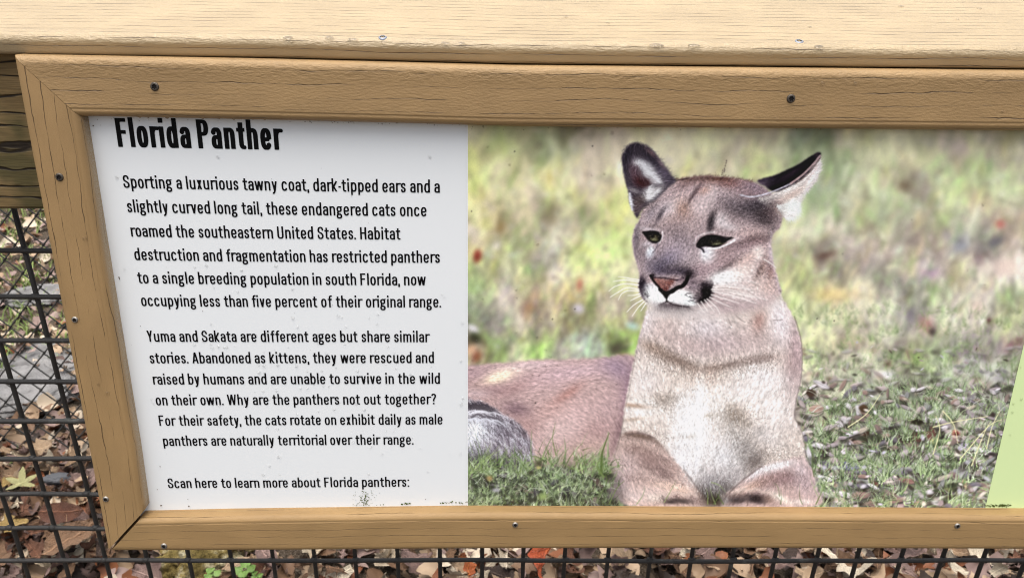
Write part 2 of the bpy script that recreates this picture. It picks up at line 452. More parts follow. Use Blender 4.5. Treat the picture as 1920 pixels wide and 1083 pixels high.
# ---- out-of-focus meadow: colours by place
BG = [(890,245,190,180,130),(930,250,165,170,115),(1000,245,160,155,105),(1060,250,125,120,85),(1090,245,115,105,75),
(1140,255,190,165,130),(1200,250,205,195,140),(880,300,190,195,110),(910,290,180,170,110),(950,290,175,190,110),
(990,280,150,145,100),(1015,275,130,130,95),(1035,270,190,200,150),(1060,280,165,170,130),(1100,280,215,190,150),
(1150,290,215,195,150),(885,340,205,205,115),(930,320,215,200,150),(1000,330,220,205,150),(1025,330,210,190,100),
(1060,320,215,210,160),(1100,330,215,190,150),(1170,330,225,210,150),(890,385,225,205,130),(950,370,225,215,150),
(990,370,205,175,140),(1030,390,135,125,90),(1050,370,220,230,150),(1100,395,150,130,95),(1130,380,190,180,120),
(1170,385,210,215,130),(885,430,215,195,170),(915,420,200,200,110),(935,425,165,125,75),(970,410,215,190,130),
(1020,420,145,130,105),(1045,435,200,185,170),(1090,415,185,160,130),(1110,430,190,200,130),(1160,430,170,180,110),
(880,450,215,190,110),(930,470,150,150,110),(970,460,160,165,110),(1010,475,130,115,105),(1000,490,125,150,90),
(1040,470,190,185,165),(1080,470,190,205,120),(1120,470,205,220,140),(1160,480,190,215,130),(1190,490,225,205,160),
(890,540,140,165,100),(930,530,150,150,110),(945,545,205,185,175),(990,520,195,190,130),(1040,520,205,185,165),
(1060,560,210,175,90),(1110,530,210,205,140),(1150,520,200,200,150),(890,580,130,140,110),(930,600,130,115,115),
(970,590,185,165,150),(995,575,180,120,75),(1020,600,150,135,110),(1065,590,130,120,85),(1110,570,130,150,80),
(1140,580,190,160,135),(1170,600,170,150,120),(890,640,60,55,40),(920,640,130,155,90),(960,640,140,155,110),
(1010,650,130,165,80),(1060,650,165,160,140),(1090,640,165,185,165),(1175,630,130,170,70),(885,660,200,150,110),
(930,665,110,130,70),(980,665,200,195,150),(1210,255,205,190,140),(1260,270,215,205,160),(1330,270,205,205,150),
(1380,300,200,175,145),(1400,310,165,155,110),(1430,320,190,200,130),(1450,260,190,175,130),(1480,290,170,180,130),
(1510,250,115,125,95),(1540,262,110,120,85),(1575,260,180,165,125),(1610,260,190,190,130),(1680,265,200,195,145),
(1740,260,175,170,120),(1790,280,200,165,140),(1840,270,180,175,130),(1900,255,170,165,110),(1860,280,175,130,110),
(1530,310,155,165,125),(1570,310,130,145,100),(1620,300,200,200,150),(1660,300,220,220,160),(1720,300,205,200,140),
(1760,310,190,205,140),(1850,290,165,190,130),(1900,290,190,180,140),(1540,350,160,175,140),(1600,340,175,180,140),
(1640,345,190,200,140),(1665,345,210,190,140),(1695,345,120,105,80),(1720,350,155,140,120),(1780,340,175,190,130),
(1850,340,170,185,130),(1530,380,150,165,120),(1580,390,165,165,130),(1620,380,160,155,110),(1650,370,190,205,160),
(1690,385,175,185,140),(1760,380,175,180,125),(1800,370,190,205,130),(1840,380,205,170,110),(1900,370,190,195,150),
(1510,430,210,205,170),(1570,415,200,190,170),(1610,420,165,170,110),(1650,410,165,175,130),(1690,420,165,150,130),
(1740,420,170,145,110),(1770,415,150,160,110),(1830,410,185,190,160),(1875,420,190,130,110),(1910,430,185,150,110),
(1540,475,130,105,85),(1590,450,190,165,150),(1560,460,150,130,100),(1640,450,195,160,130),(1700,450,160,125,115),
(1735,445,175,120,105),(1800,460,140,140,145),(1850,455,115,110,110),(1840,480,160,110,100),(1510,500,180,170,120),
(1570,510,120,110,85),(1630,490,160,140,130),(1700,490,200,170,130),(1745,510,175,145,160),(1790,505,185,165,110),
(1830,510,215,195,165),(1880,500,225,205,185),(1900,520,220,200,180),(1520,540,170,180,110),(1560,545,225,190,110),
(1610,540,225,205,160),(1660,530,130,120,100),(1710,540,115,115,100),(1760,550,160,170,120),(1850,550,200,180,160),
(1890,545,115,135,80),(1510,570,190,200,140),(1560,600,200,200,140),(1620,570,210,200,160),(1680,580,180,175,150),
(1710,590,125,115,110),(1735,605,190,150,140),(1790,590,210,200,170),(1830,600,220,190,170),(1890,610,175,180,120),
(1520,650,190,200,130),(1570,650,165,140,100),(1620,660,200,190,150),(1660,650,190,180,150),(1700,660,110,90,75),
(1720,675,165,190,100),(1760,640,150,165,110),(1820,640,145,120,130),(1870,650,150,120,115),(1510,720,200,185,150),
(1570,710,180,170,130),(1710,710,100,95,75),(1760,700,130,150,100),(1820,690,170,165,155),(1870,700,140,140,120),
(1520,780,150,125,105),(1560,770,120,130,80),(1640,760,120,125,100),(1700,760,115,140,85),(1760,770,130,140,110),
(1830,770,120,115,110),(1880,770,110,115,100),(1530,830,130,115,105),(1600,830,100,90,80),(1660,820,100,120,75),
(1720,800,80,68,50),(1740,820,105,80,60),(1800,820,180,160,120),(1850,830,150,135,105),(1540,890,100,110,90),
(1600,880,90,85,85),(1700,860,125,120,105),(1750,880,90,105,72),(1820,880,105,115,95),(1560,930,105,110,90),
(1650,930,90,98,78),(1720,930,100,112,90),(1790,920,110,125,82),(1840,930,100,112,85),(900,880,90,100,72),
(950,900,95,110,78),(1000,920,105,118,85),(1080,900,98,120,72),(1120,920,100,112,82),(1340,930,100,100,80)]
down = np.clip((YY - 520) / 380, 0, 1)                       # 0 far meadow, 1 near grass
wx = XX + 10 * vnoise(26, 34, 1) + (5 + 5 * down) * vnoise(9, 16, 2) + 3 * vnoise(4, 9, 5)
wy = YY + 16 * vnoise(24, 40, 3) + 9 * vnoise(10, 20, 4)
img[:] = field([(a, b, c / 255, d / 255, e / 255) for a, b, c, d, e in BG], wx, wy, 15, 1.9)
lum = img.mean(2, keepdims=True)
img[:] = np.clip((lum + (img - lum) * (.92 - .12 * np.clip((XX - 1350) / 200, 0, 1))[..., None]) * (1.07 - .10 * np.clip((YY - 700) / 150, 0, 1))[..., None], 0, 1)
img *= (1 + .08 * vnoise(14, 24, 21) + .05 * vnoise(5, 9, 22) + .05 * down * vnoise(4, 4, 23))[..., None]
lum = img.mean(2, keepdims=True); warm = np.clip((img[..., 0] - img[..., 1]) * 9, 0, 1)[..., None]
img[:] = lum + (img - lum) * (1 - .40 * warm)
lift = np.exp(-((YY - 640) / 110) ** 2) * np.clip((XX - 1480) / 60, 0, 1)          # paler belt on the right
img += lift[..., None] * .10 * (1 - img) + np.clip((YY - 720) / 120, 0, 1)[..., None] * .035
# soft dabs: blurred stems, leaves and lights of the far meadow
n = 1500
bx = rng.uniform(868, 1935, n); by = 225 + 500 * rng.random(n) ** .8
for i in range(n):
    base = sample_img(bx[i:i + 1], by[i:i + 1])[0]
    k = rng.random(); z = np.clip((by[i] - 225) / 480, 0, 1)
    if k < .55:                                             # stems leaning either way
        tint = base * rng.uniform(.8, 1.22) + C(*(rng.uniform(-14, 10), rng.uniform(-6, 16), rng.uniform(-22, 6)))
        blob(bx[i], by[i], rng.uniform(3, 8) * (1.25 - .75 * z), rng.uniform(14, 34) * (1.15 - .5 * z), rng.normal(18, 28), tint, rng.uniform(.25, .6))
    else:                                                   # pale and brown leaves
        pal = [(230, 214, 202), (190, 164, 150), (126, 108, 94), (220, 214, 170), (176, 166, 172), (100, 92, 70), (234, 230, 214)]
        tint = .55 * base + .45 * C(*pal[rng.integers(7)])
        blob(bx[i], by[i], rng.uniform(5, 13) * (1.2 - .6 * z), rng.uniform(4, 9) * (1.2 - .6 * z), rng.uniform(-50, 50), tint, rng.uniform(.3, .75), 1.3)
n = 3000; bx = rng.uniform(868, 1960, n); by = 300 + 420 * rng.random(n) ** .85          # smaller, crisper pieces nearer the camera
for i in range(n):
    base = sample_img(bx[i:i + 1], by[i:i + 1])[0]; z = np.clip((by[i] - 300) / 330, 0, 1); k = rng.random()
    if k < .6:
        tint = np.clip(base * rng.uniform(.70, 1.32) + C(*[(-16, 12, -20), (-8, 14, -10), (10, 4, -16), (8, 8, 14), (-14, 2, -14)][rng.integers(5)]), 0, 1)
        blob(bx[i], by[i], rng.uniform(1.8, 4.4) * (1.3 - .5 * z), rng.uniform(8, 22) * (1.2 - .35 * z), rng.normal(14, 30), tint, rng.uniform(.3, .7), 1.2)
    else:
        tint = .45 * base + .55 * C(*[(236, 214, 206), (196, 160, 152), (96, 84, 74), (224, 214, 176), (172, 160, 172), (82, 74, 62), (240, 236, 230), (190, 206, 190)][rng.integers(8)])
        blob(bx[i], by[i], rng.uniform(3, 9) * (1.25 - .45 * z), rng.uniform(2.5, 6) * (1.25 - .45 * z), rng.uniform(-60, 60), tint, rng.uniform(.3, .75), 1.4)
# stems and blades as fine slanted streaks, stronger towards the camera
def streaks(sx, sy, slant, seed):
    g = np.random.default_rng(seed); n0 = blur(g.normal(0, 1, (PH, PW)).astype(np.float32), 1)
    acc = np.zeros_like(n0)
    for k in range(-sy, sy + 1):
        acc += np.roll(np.roll(n0, k, 0), int(round(k * slant)), 1)
    acc = blur(acc, sx); return acc / acc.std()
z2 = np.clip((YY - 420) / 300, 0, 1)
for a_, (sx, sy, sl, sd_) in zip((.035, .03, .04, .035), ((2, 16, -.35, 71), (2, 13, .3, 72), (1, 9, -.6, 73), (1, 8, .15, 74))):
    sgn = streaks(sx, sy, sl, sd_)
    img *= (1 + a_ * (.45 + z2) * sgn)[..., None]
    img[..., 1] *= 1 + .012 * z2 * sgn; img[..., 2] *= 1 - .014 * z2 * sgn
far_ = (1 - np.clip((YY - 400) / 170, 0, 1))[..., None]; img[:] = img * (1 - far_) + blur(img, 2) * far_
lum = img.mean(2, keepdims=True); img[:] = (lum + (img - lum) * .84) * 1.06 + .008
mott = vnoise(9, 6, 81) * vnoise(30, 24, 82)
img *= (1 + .16 * z2 * mott)[..., None]
np.clip(img, 0, 1, out=img)
# marks that can be told apart
for b in [(895,481,8,12,12,(120,38,28),.95,1.5),(895,474,6,6,0,(165,60,50),.6,1),(886,615,14,7,25,(232,228,232),.95,1.6),
          (889,634,9,8,0,(45,42,30),.8,1.2),(894,668,9,12,20,(128,66,40),.85,1.4),(884,655,10,9,0,(222,170,135),.8,1.2),
          (1087,533,6,12,8,(178,92,82),.75,1.3),(1085,578,11,9,30,(214,206,222),.9,1.4),(945,545,9,13,0,(222,205,205),.6,1),
          (995,575,9,10,0,(178,130,92),.45,1),(1186,611,13,7,15,(190,222,210),.9,1.6),(1160,650,16,14,-20,(80,74,62),.85,1.4),
          (1150,655,10,10,0,(60,52,42),.6,1),(1170,668,10,6,0,(205,160,115),.7,1),(1012,272,9,10,0,(112,108,86),.55,1),
          (1033,402,13,24,-15,(112,98,74),.6,1),(938,427,9,14,25,(150,112,72),.5,1),(1030,335,6,18,5,(214,196,110),.5,1),
          (1662,703,24,8,6,(226,222,226),.95,2),(1704,692,16,4,-38,(62,58,48),.8,1.4),(1718,688,12,4,20,(66,62,54),.8,1.4),
          (1736,608,13,15,-30,(176,112,108),.75,1.3),(1748,622,8,8,0,(52,44,40),.85,1.4),(1708,588,8,14,15,(120,112,122),.8,1.3),
          (1854,601,5,6,0,(62,28,26),.95,1.6),(1832,575,14,12,0,(236,214,196),.7,1.2),(1884,500,22,17,20,(236,214,200),.8,1.5),
          (1875,420,9,8,0,(198,92,88),.65,1.1),(1560,552,44,14,0,(240,210,140),.6,1.1),(1745,512,18,9,0,(172,128,166),.6,1.1),
          (1800,462,12,13,0,(150,156,170),.6,1),(1868,452,16,9,-25,(96,92,106),.7,1.2),(1548,478,20,7,-15,(92,66,56),.75,1.2),
          (1695,348,14,10,0,(104,86,64),.6,1),(1906,642,26,9,-30,(140,92,104),.85,1.5),(1815,655,20,12,-20,(140,112,140),.75,1.2),
          (1716,668,9,14,0,(52,42,30),.55,1.2),(1664,682,8,6,0,(86,56,44),.8,1.3),(1720,672,14,12,0,(170,206,110),.7,1.2),
          (1866,702,30,12,15,(176,172,180),.6,1.2),(1836,722,22,12,20,(196,166,128),.55,1.1),(1600,640,30,13,0,(224,204,166),.5,1)]:
    blob(b[0], b[1], b[2], b[3], b[4], C(*b[5]), b[6], b[7])

# ---- near ground between the blades: crisp leaves, dark gaps, grass
def leaf(cx, cy, L, W, ang, col, edge=.7):
    t = math.radians(ang); c, s = math.cos(t), math.sin(t)
    pts = [(-1, 0), (-.6, .75), (0, 1), (.55, .7), (1, 0), (.5, -.6), (0, -.85), (-.6, -.55)]
    q = [(cx + c * u * L - s * v * W + rng.normal(0, .06) * L, cy + s * u * L + c * v * W + rng.normal(0, .08) * W) for u, v in pts]
    lay(np.roll(inside(q, 1), (2, 1), (0, 1)), C(40, 36, 30), .55)
    m = inside(q, 1); lay(m, C(*col), .95)
    line([(cx - c * L * .9, cy - s * L * .9), (cx + c * L * .9, cy + s * L * .9)], 1.3, C(*col) * edge, .6, mask=m)
    blob(cx + rng.normal(0, L / 3), cy + rng.normal(0, W / 2), L * .5, W * .5, ang, C(*col) * rng.uniform(.7, .9), .7, mask=m)

near = np.clip((YY - 660) / 200, 0, 1)
for i in range(900):                                        # dark gaps and litter, sharper and smaller towards the bottom
    y = 640 + 310 * rng.random() ** .75; x = rng.uniform(1495, 1935) if rng.random() < .75 else rng.uniform(868, 1160)
    z = np.clip((y - 640) / 250, 0, 1)
    if x < 1160 and y < 860: continue
    pal = [(44, 40, 30), (58, 50, 38), (70, 66, 48), (190, 172, 162), (150, 128, 118), (206, 198, 196), (120, 104, 112), (86, 60, 46), (172, 140, 112)]
    c = C(*pal[rng.integers(9)])
    blob(x, y, rng.uniform(4, 11), rng.uniform(2, 6), rng.normal(0, 30), c, rng.uniform(.25, .5) + .3 * z, 1.2 + .8 * z)
def grass(x0, x1, y0, y1, n, Lr, wr, al, crisp=1.0):
    x = rng.uniform(x0, x1, n); y = y0 + (y1 - y0) * rng.random(n)
    o = np.argsort(y); x, y = x[o], y[o]
    pal = np.array([(132, 156, 104), (104, 126, 80), (158, 178, 134), (74, 92, 56), (184, 198, 170), (142, 160, 126), (56, 68, 44), (172, 182, 140), (206, 212, 202), (122, 144, 112)], np.float32) / 255
    col = pal[rng.integers(0, len(pal), n)] * rng.uniform(.85, 1.12, (n, 1)).astype(np.float32)
    q = n // 4
    for j in range(4):
        s = slice(j * q, (j + 1) * q)
        hairs(x[s], y[s], rng.normal(-90 + (j - 1.5) * 18, 26, q), rng.uniform(*Lr, q), col[s], al * crisp, rng.uniform(*wr, q), rng.normal(0, 1.6))
img[:] = img * near[..., None] + blur(img, 2) * (1 - near[..., None])
BL = np.array([(132, 158, 100), (104, 130, 76), (160, 182, 130), (78, 98, 58), (186, 200, 168), (146, 164, 128), (60, 74, 44), (168, 184, 132), (120, 146, 96), (150, 176, 108)], np.float32) / 255
def clump(x, y, m, L, w, a, lean=0.0, spread=30):
    col = BL[rng.integers(0, 10, m)] * rng.uniform(.85, 1.15) * rng.uniform(.9, 1.1, (m, 1)).astype(np.float32)
    hairs(x + rng.normal(0, 9, m), y + rng.normal(0, 4, m), rng.normal(-90 + lean, spread, m), rng.uniform(L * .5, L, m), np.clip(col, 0, 1).astype(np.float32), a, rng.uniform(w * .5, w, m), rng.normal(0, 1.5))
def ground_piece(y0, y1, n, x0, x1, crisp):
    ys_ = np.sort(rng.uniform(y0, y1, n))
    for y in ys_:
        x = rng.uniform(x0, x1); k = rng.random(); s = .7 + .7 * np.clip((y - 640) / 300, 0, 1)
        if k < .24:
            blob(x, y, rng.uniform(6, 15) * s, rng.uniform(3, 7) * s, rng.normal(0, 25), C(*[(44, 42, 32), (58, 52, 42), (70, 64, 58), (52, 56, 38)][rng.integers(4)]), rng.uniform(.6, .9) * crisp, 1.6)
        elif k < .64:
            rx_, ry_, an = rng.uniform(5, 15) * s, rng.uniform(2.4, 5.5) * s, rng.normal(0, 32)
            c = C(*[(214, 204, 208), (196, 176, 172), (176, 160, 164), (228, 222, 224), (166, 132, 118), (142, 116, 108), (124, 116, 128), (206, 190, 166), (150, 150, 150)][rng.integers(9)])
            blob(x + 1, y + 2.4 * s, rx_, ry_, an, C(48, 44, 40), .75 * crisp, 2.2); blob(x, y, rx_, ry_, an, c, .92 * crisp, 2.6)
            blob(x + rng.normal(0, 2), y + ry_ * .35, rx_ * .8, ry_ * .4, an, c * .78, .6 * crisp, 1.5)
        else:
            clump(x, y + 6, int(rng.integers(7, 20)), rng.uniform(20, 44) * s, rng.uniform(2.4, 4.4) * s, .85 * crisp, rng.normal(0, 16))
for i in range(150): clump(rng.uniform(1495, 1950), rng.uniform(575, 740), 9, rng.uniform(18, 34), rng.uniform(3, 5), .38, rng.normal(0, 16))
ground_piece(650, 740, 170, 1495, 1960, .50)
img[:] = img * np.clip((YY - 640) / 150, 0, 1)[..., None] + blur(img, 1) * (1 - np.clip((YY - 640) / 150, 0, 1))[..., None]
ground_piece(720, 880, 520, 1495, 1960, .9)
for b in [(1574,795,9,7,40,(206,196,200)),(1556,800,16,5,-20,(190,176,172)),(1622,818,12,6,-60,(70,44,32)),(1601,826,6,9,10,(46,34,26)),
          (1585,844,14,6,-25,(206,190,196)),(1720,790,12,7,0,(44,40,24)),(1722,815,15,13,-40,(92,64,52)),(1700,822,14,9,20,(54,40,30)),
          (1746,812,10,14,0,(120,74,62)),(1793,816,9,13,-20,(196,112,92)),(1793,814,4,6,0,(96,30,26)),(1806,836,14,6,-35,(186,176,196)),
          (1752,826,9,6,-20,(226,206,120)),(1855,846,9,7,20,(222,222,232)),(1672,840,8,5,0,(66,44,30)),(1700,855,13,16,25,(210,190,196)),
          (1592,872,26,9,6,(122,118,160)),(1620,888,36,8,3,(134,104,124)),(1560,896,22,11,-52,(196,176,166)),(1574,928,13,11,50,(214,200,202)),
          (1610,930,9,5,-20,(206,206,208)),(1690,940,14,10,-30,(206,170,176)),(1722,942,11,5,0,(200,146,128)),(1757,942,12,5,5,(214,214,210)),
          (1700,900,19,6,8,(160,112,100)),(1800,884,24,13,-20,(176,172,176)),(1772,912,22,11,10,(142,152,92)),(1806,912,7,22,14,(200,172,130)),
          (1860,876,14,9,30,(158,152,166)),(1830,868,12,7,-20,(196,190,186)),(1880,860,10,7,0,(150,140,140)),(1540,720,17,6,25,(206,198,200)),
          (1520,735,10,9,0,(70,48,36)),(1530,765,14,8,0,(190,150,130)),(1618,764,8,8,0,(84,58,36)),(1640,905,9,6,30,(120,80,66)),(1545,868,10,6,0,(116,106,122))]:
    leaf(*b[:5], b[5])
ground_piece(800, 960, 300, 1500, 1960, .95)
for i in range(70): clump(rng.uniform(1500, 1950), rng.uniform(770, 965), 9, rng.uniform(22, 48), rng.uniform(2, 3.6), .85, rng.normal(0, 25), 34)
ground_piece(862, 965, 160, 866, 1165, .9)
for i in range(120):                                        # bits of pale leaf
    y = 640 + 312 * rng.random() ** .8; x = rng.uniform(1498, 1935); s = .6 + .6 * (y - 640) / 312
    c = C(*[(226, 220, 226), (206, 190, 192), (190, 186, 200), (226, 214, 196), (160, 140, 140), (44, 38, 34), (60, 48, 44)][rng.integers(7)])
    blob(x, y, rng.uniform(3, 9) * s, rng.uniform(1.8, 4.2) * s, rng.normal(0, 35), c, rng.uniform(.5, .95), 1.8)
for i in range(110):                                        # pale dry straws
    x, y = rng.uniform(1500, 1930), rng.uniform(740, 955); t = rng.uniform(-2.9, -.2); L = rng.uniform(10, 34)
    line([(x, y), (x + L * .5 * math.cos(t), y + L * .5 * math.sin(t) - 2), (x + L * math.cos(t), y + L * math.sin(t) + rng.uniform(-2, 6))],
         rng.uniform(.9, 1.7), C(*[(196, 200, 180), (170, 176, 150), (206, 196, 170), (146, 160, 130)][rng.integers(4)]), rng.uniform(.4, .85), .5, .6)
for p in [((1750,800),(1790,790),(1852,780)),((1768,770),(1788,795),(1796,830)),((1850,840),(1860,800),(1875,770)),((1822,872),(1846,810),(1858,790)),
          ((1800,860),(1852,800),(1878,786)),((1750,850),(1762,805),(1755,780)),((1590,800),(1625,775),(1650,740))]:
    line(p, 2.2, C(214, 210, 150), .9, .5, .7)

# ---- the cat. Two coordinate helpers for outlines noted on enlargements of the sign
F = lambda L: [(1140 + x / 3.095, 250 + y / 3.095) for x, y in L]       # head
B = lambda L: [(1120 + x / 2.707, 560 + y / 2.707) for x, y in L]       # chest and forelegs
K = lambda L: [(870 + x / 3.386, 640 + y / 3.386) for x, y in L]        # flank and haunch
def fb(x, y, rx, ry, ang, col, a=.6, p=1.0, mask=None): blob(1140 + x / 3.095, 250 + y / 3.095, rx / 3.095, ry / 3.095, ang, C(*col), a ** .62, p, mask)
def bb(x, y, rx, ry, ang, col, a=.6, p=1.0, mask=None): blob(1120 + x / 2.707, 560 + y / 2.707, rx / 2.707, ry / 2.707, ang, C(*col), a ** .75, p, mask)
def kb(x, y, rx, ry, ang, col, a=.6, p=1.0, mask=None): blob(870 + x / 3.386, 640 + y / 3.386, rx / 3.386, ry / 3.386, ang, C(*col), a ** .75, p, mask)
before = img.copy()

flank = inside(K([(-60, 170), (30, 152), (200, 135), (400, 120), (600, 112), (850, 103), (1090, 95), (1150, 300), (1090, 560), (1000, 800), (940, 870),
                  (800, 850), (640, 800), (500, 790), (420, 840), (250, 800), (100, 830), (-60, 860)]), 1.5, 1.6)
lay(flank, C(190, 164, 164))
for b in [(60,200,120,60,0,(176,150,158)),(240,215,130,42,-22,(244,226,202),.85),(190,245,70,26,-22,(248,228,200),.6),(420,150,200,36,-4,(206,184,190)),(330,290,150,40,-20,(172,140,140),.6),
          (180,300,140,45,10,(168,140,144)),(550,250,200,70,-10,(196,168,172)),(700,190,250,50,-6,(200,174,184)),(980,170,130,80,30,(160,140,160),.7),(1040,300,60,160,10,(156,132,146),.7),
          (650,340,110,34,-35,(178,134,128),.7),(560,440,160,70,-20,(196,164,162)),(330,430,90,50,10,(134,112,122),.65),(420,540,120,60,30,(170,140,140),.5),(640,540,200,80,-25,(208,184,184),.7),
          (760,440,150,80,-30,(200,172,174)),(860,560,110,80,-30,(176,146,146),.6),(920,420,70,150,15,(186,160,164),.5),(780,680,180,60,-10,(190,164,158),.7),(640,760,160,50,0,(196,176,166),.6),
          (980,620,40,180,12,(140,116,122),.6),(60,330,100,30,0,(190,170,176),.5)]:
    kb(*b, mask=flank)
haunch = inside(K([(-60, 380), (60, 370), (150, 400), (220, 440), (320, 500), (390, 570), (430, 650), (440, 740), (430, 830), (300, 830), (150, 800), (-60, 850)]), 2, 2)
lay(haunch, C(170, 165, 178), .85)
for b in [(60,410,120,26,-8,(84,78,86),.85,1.4),(140,425,70,18,25,(96,90,98),.8),(30,395,40,20,-30,(110,104,110),.6),(70,560,120,90,10,(222,230,240),.95,1.3),(60,470,90,26,-4,(206,208,220),.85),(40,680,70,70,20,(206,210,222),.8),
          (230,560,110,60,40,(150,146,160),.7),(330,640,90,120,-20,(132,122,134),.75),(180,700,110,60,20,(160,152,164),.7),(400,560,60,60,40,(120,104,110),.6),(60,780,120,50,0,(128,118,120),.7),(260,780,130,44,0,(112,100,100),.7),(230,500,120,22,30,(100,94,102),.6)]:
    kb(*b, mask=haunch)

torso = inside(B([(270, -40), (255, 45), (225, 150), (190, 290), (150, 480), (125, 640), (110, 720), (75, 830), (55, 900), (65, 960), (120, 1010), (190, 1050), (545, 1050), (620, 1050), (1102, 1050), (1105, 940),
                  (1095, 880), (1060, 800), (1040, 680), (1000, 600), (1010, 520), (1035, 400), (1040, 270), (1025, 180), (985, 70), (930, -20), (880, -160), (600, -200)]), 1.3, 1.6)
lay(torso, C(206, 193, 188))
for b in [(340,140,110,70,-10,(182,164,164),.6),(250,110,50,110,10,(214,206,212),.6),(560,150,130,80,0,(204,196,206),.6),(640,230,260,60,-6,(176,158,164),.65),(460,230,200,50,18,(186,166,166),.5),
          (800,200,120,110,20,(196,178,178),.6),(930,110,60,140,-12,(214,206,214),.8),(820,110,36,60,10,(166,130,124),.6),(990,380,60,150,4,(166,142,144),.75),(1010,250,34,130,-4,(184,160,166),.7),
          (330,270,130,30,26,(140,122,112),.5),(430,325,120,24,18,(128,110,102),.55),(560,352,120,20,-4,(136,118,110),.5),(720,325,130,20,-12,(130,112,106),.55),(840,305,80,20,-6,(140,122,118),.6),
          (280,250,60,26,24,(166,146,136),.6),(540,400,60,46,0,(186,156,146),.6),(480,420,180,60,0,(196,180,172),.5),(240,420,100,90,0,(214,206,208),.7),(850,400,130,70,10,(222,216,220),.8),(760,470,160,70,0,(218,212,214),.7),
          (330,520,56,36,20,(140,124,114),.5),(380,500,40,20,10,(150,136,126),.4),(230,560,110,60,0,(218,214,214),.7),(180,540,80,12,6,(166,140,124),.7),(180,610,60,10,-6,(170,150,136),.5),
          (470,640,90,160,-6,(222,226,234),.8),(520,620,30,200,2,(236,240,246),.8),(600,560,90,90,10,(214,210,210),.6),(700,600,70,40,10,(132,118,108),.55),(690,560,40,26,30,(146,132,122),.45),(770,640,60,20,20,(140,128,118),.6),
          (700,690,90,60,40,(166,158,154),.6),(570,590,40,12,-10,(160,150,140),.5),(470,700,40,14,-10,(160,150,140),.45),(900,560,110,90,0,(218,212,214),.7),(920,640,90,50,0,(212,202,202),.6),(860,700,110,50,30,(196,190,192),.6),
          (440,830,70,120,-25,(216,216,224),.8),(640,800,130,110,20,(206,206,214),.75),(600,920,100,70,10,(176,170,176),.75),(560,1000,90,60,0,(128,120,122),.8),(760,780,90,70,40,(150,144,144),.7),(700,900,90,50,-30,(166,160,164),.7),
          (800,830,60,36,-50,(122,112,110),.6),(640,960,60,40,0,(110,104,104),.7)]:
    bb(*b, mask=torso)
# forelegs
legl = inside(B([(120, 690), (190, 670), (280, 700), (360, 780), (420, 850), (470, 920), (510, 970), (560, 1050), (180, 1050), (60, 970), (50, 890), (80, 800)]), 2.5, 2)
lay(legl, C(190, 168, 164), .9)
for b in [(220,695,110,18,8,(126,108,98),.8),(320,730,60,18,40,(120,106,100),.6),(200,760,90,40,10,(176,152,146),.7),(260,820,100,46,20,(150,126,124),.6),(380,860,50,30,40,(168,144,140),.5),(140,870,70,90,0,(200,180,182),.8),(100,940,50,60,20,(196,178,186),.7),(250,920,130,50,10,(186,164,162),.6),(330,880,60,26,30,(136,116,116),.45),
          (400,960,120,28,8,(222,194,180),.8),(240,985,110,34,-6,(206,186,184),.7),(300,1010,60,24,0,(214,204,200),.7),(430,1024,84,15,4,(92,86,88),.75,1.3),(370,1030,36,12,0,(84,78,80),.6),(510,1022,50,30,40,(196,176,176),.8),(180,1010,70,36,20,(206,190,192),.7),(470,930,50,30,45,(196,180,180),.6)]:
    bb(*b, mask=legl)
legr = inside(B([(600, 1050), (640, 1000), (690, 960), (760, 905), (830, 855), (900, 830), (960, 812), (1020, 800), (1055, 800), (1095, 880), (1108, 940), (1105, 1050)]), 2.5, 2)
lay(legr, C(190, 168, 168), .92)
for b in [(930,780,110,22,-10,(142,122,118),.75),(900,850,110,28,-14,(228,226,232),.85),(800,880,60,26,-40,(218,214,222),.8),(960,910,130,40,-10,(158,132,136),.75),(860,920,80,30,-20,(176,150,150),.7),(1050,940,50,70,0,(196,176,184),.7),(960,980,90,40,10,(192,168,166),.7),(780,955,70,26,-24,(206,176,164),.8),(700,985,60,22,-30,(208,190,184),.7),
          (760,1008,84,20,0,(116,104,104),.6),(812,1014,50,24,10,(62,58,64),.8,1.4),(700,1020,60,20,0,(86,80,84),.8),(870,1015,36,26,30,(150,130,124),.7),(930,1010,60,18,30,(226,218,210),.85),(640,1015,26,26,0,(206,204,212),.8),(1040,1030,60,16,0,(222,214,214),.7),(1030,870,40,40,0,(206,192,198),.6)]:
    bb(*b, mask=legr)
bb(560, 985, 50, 60, 15, (92, 86, 84), .75); bb(600, 1020, 46, 36, 0, (70, 68, 58), .8); bb(575, 940, 60, 40, 30, (150, 146, 152), .6)

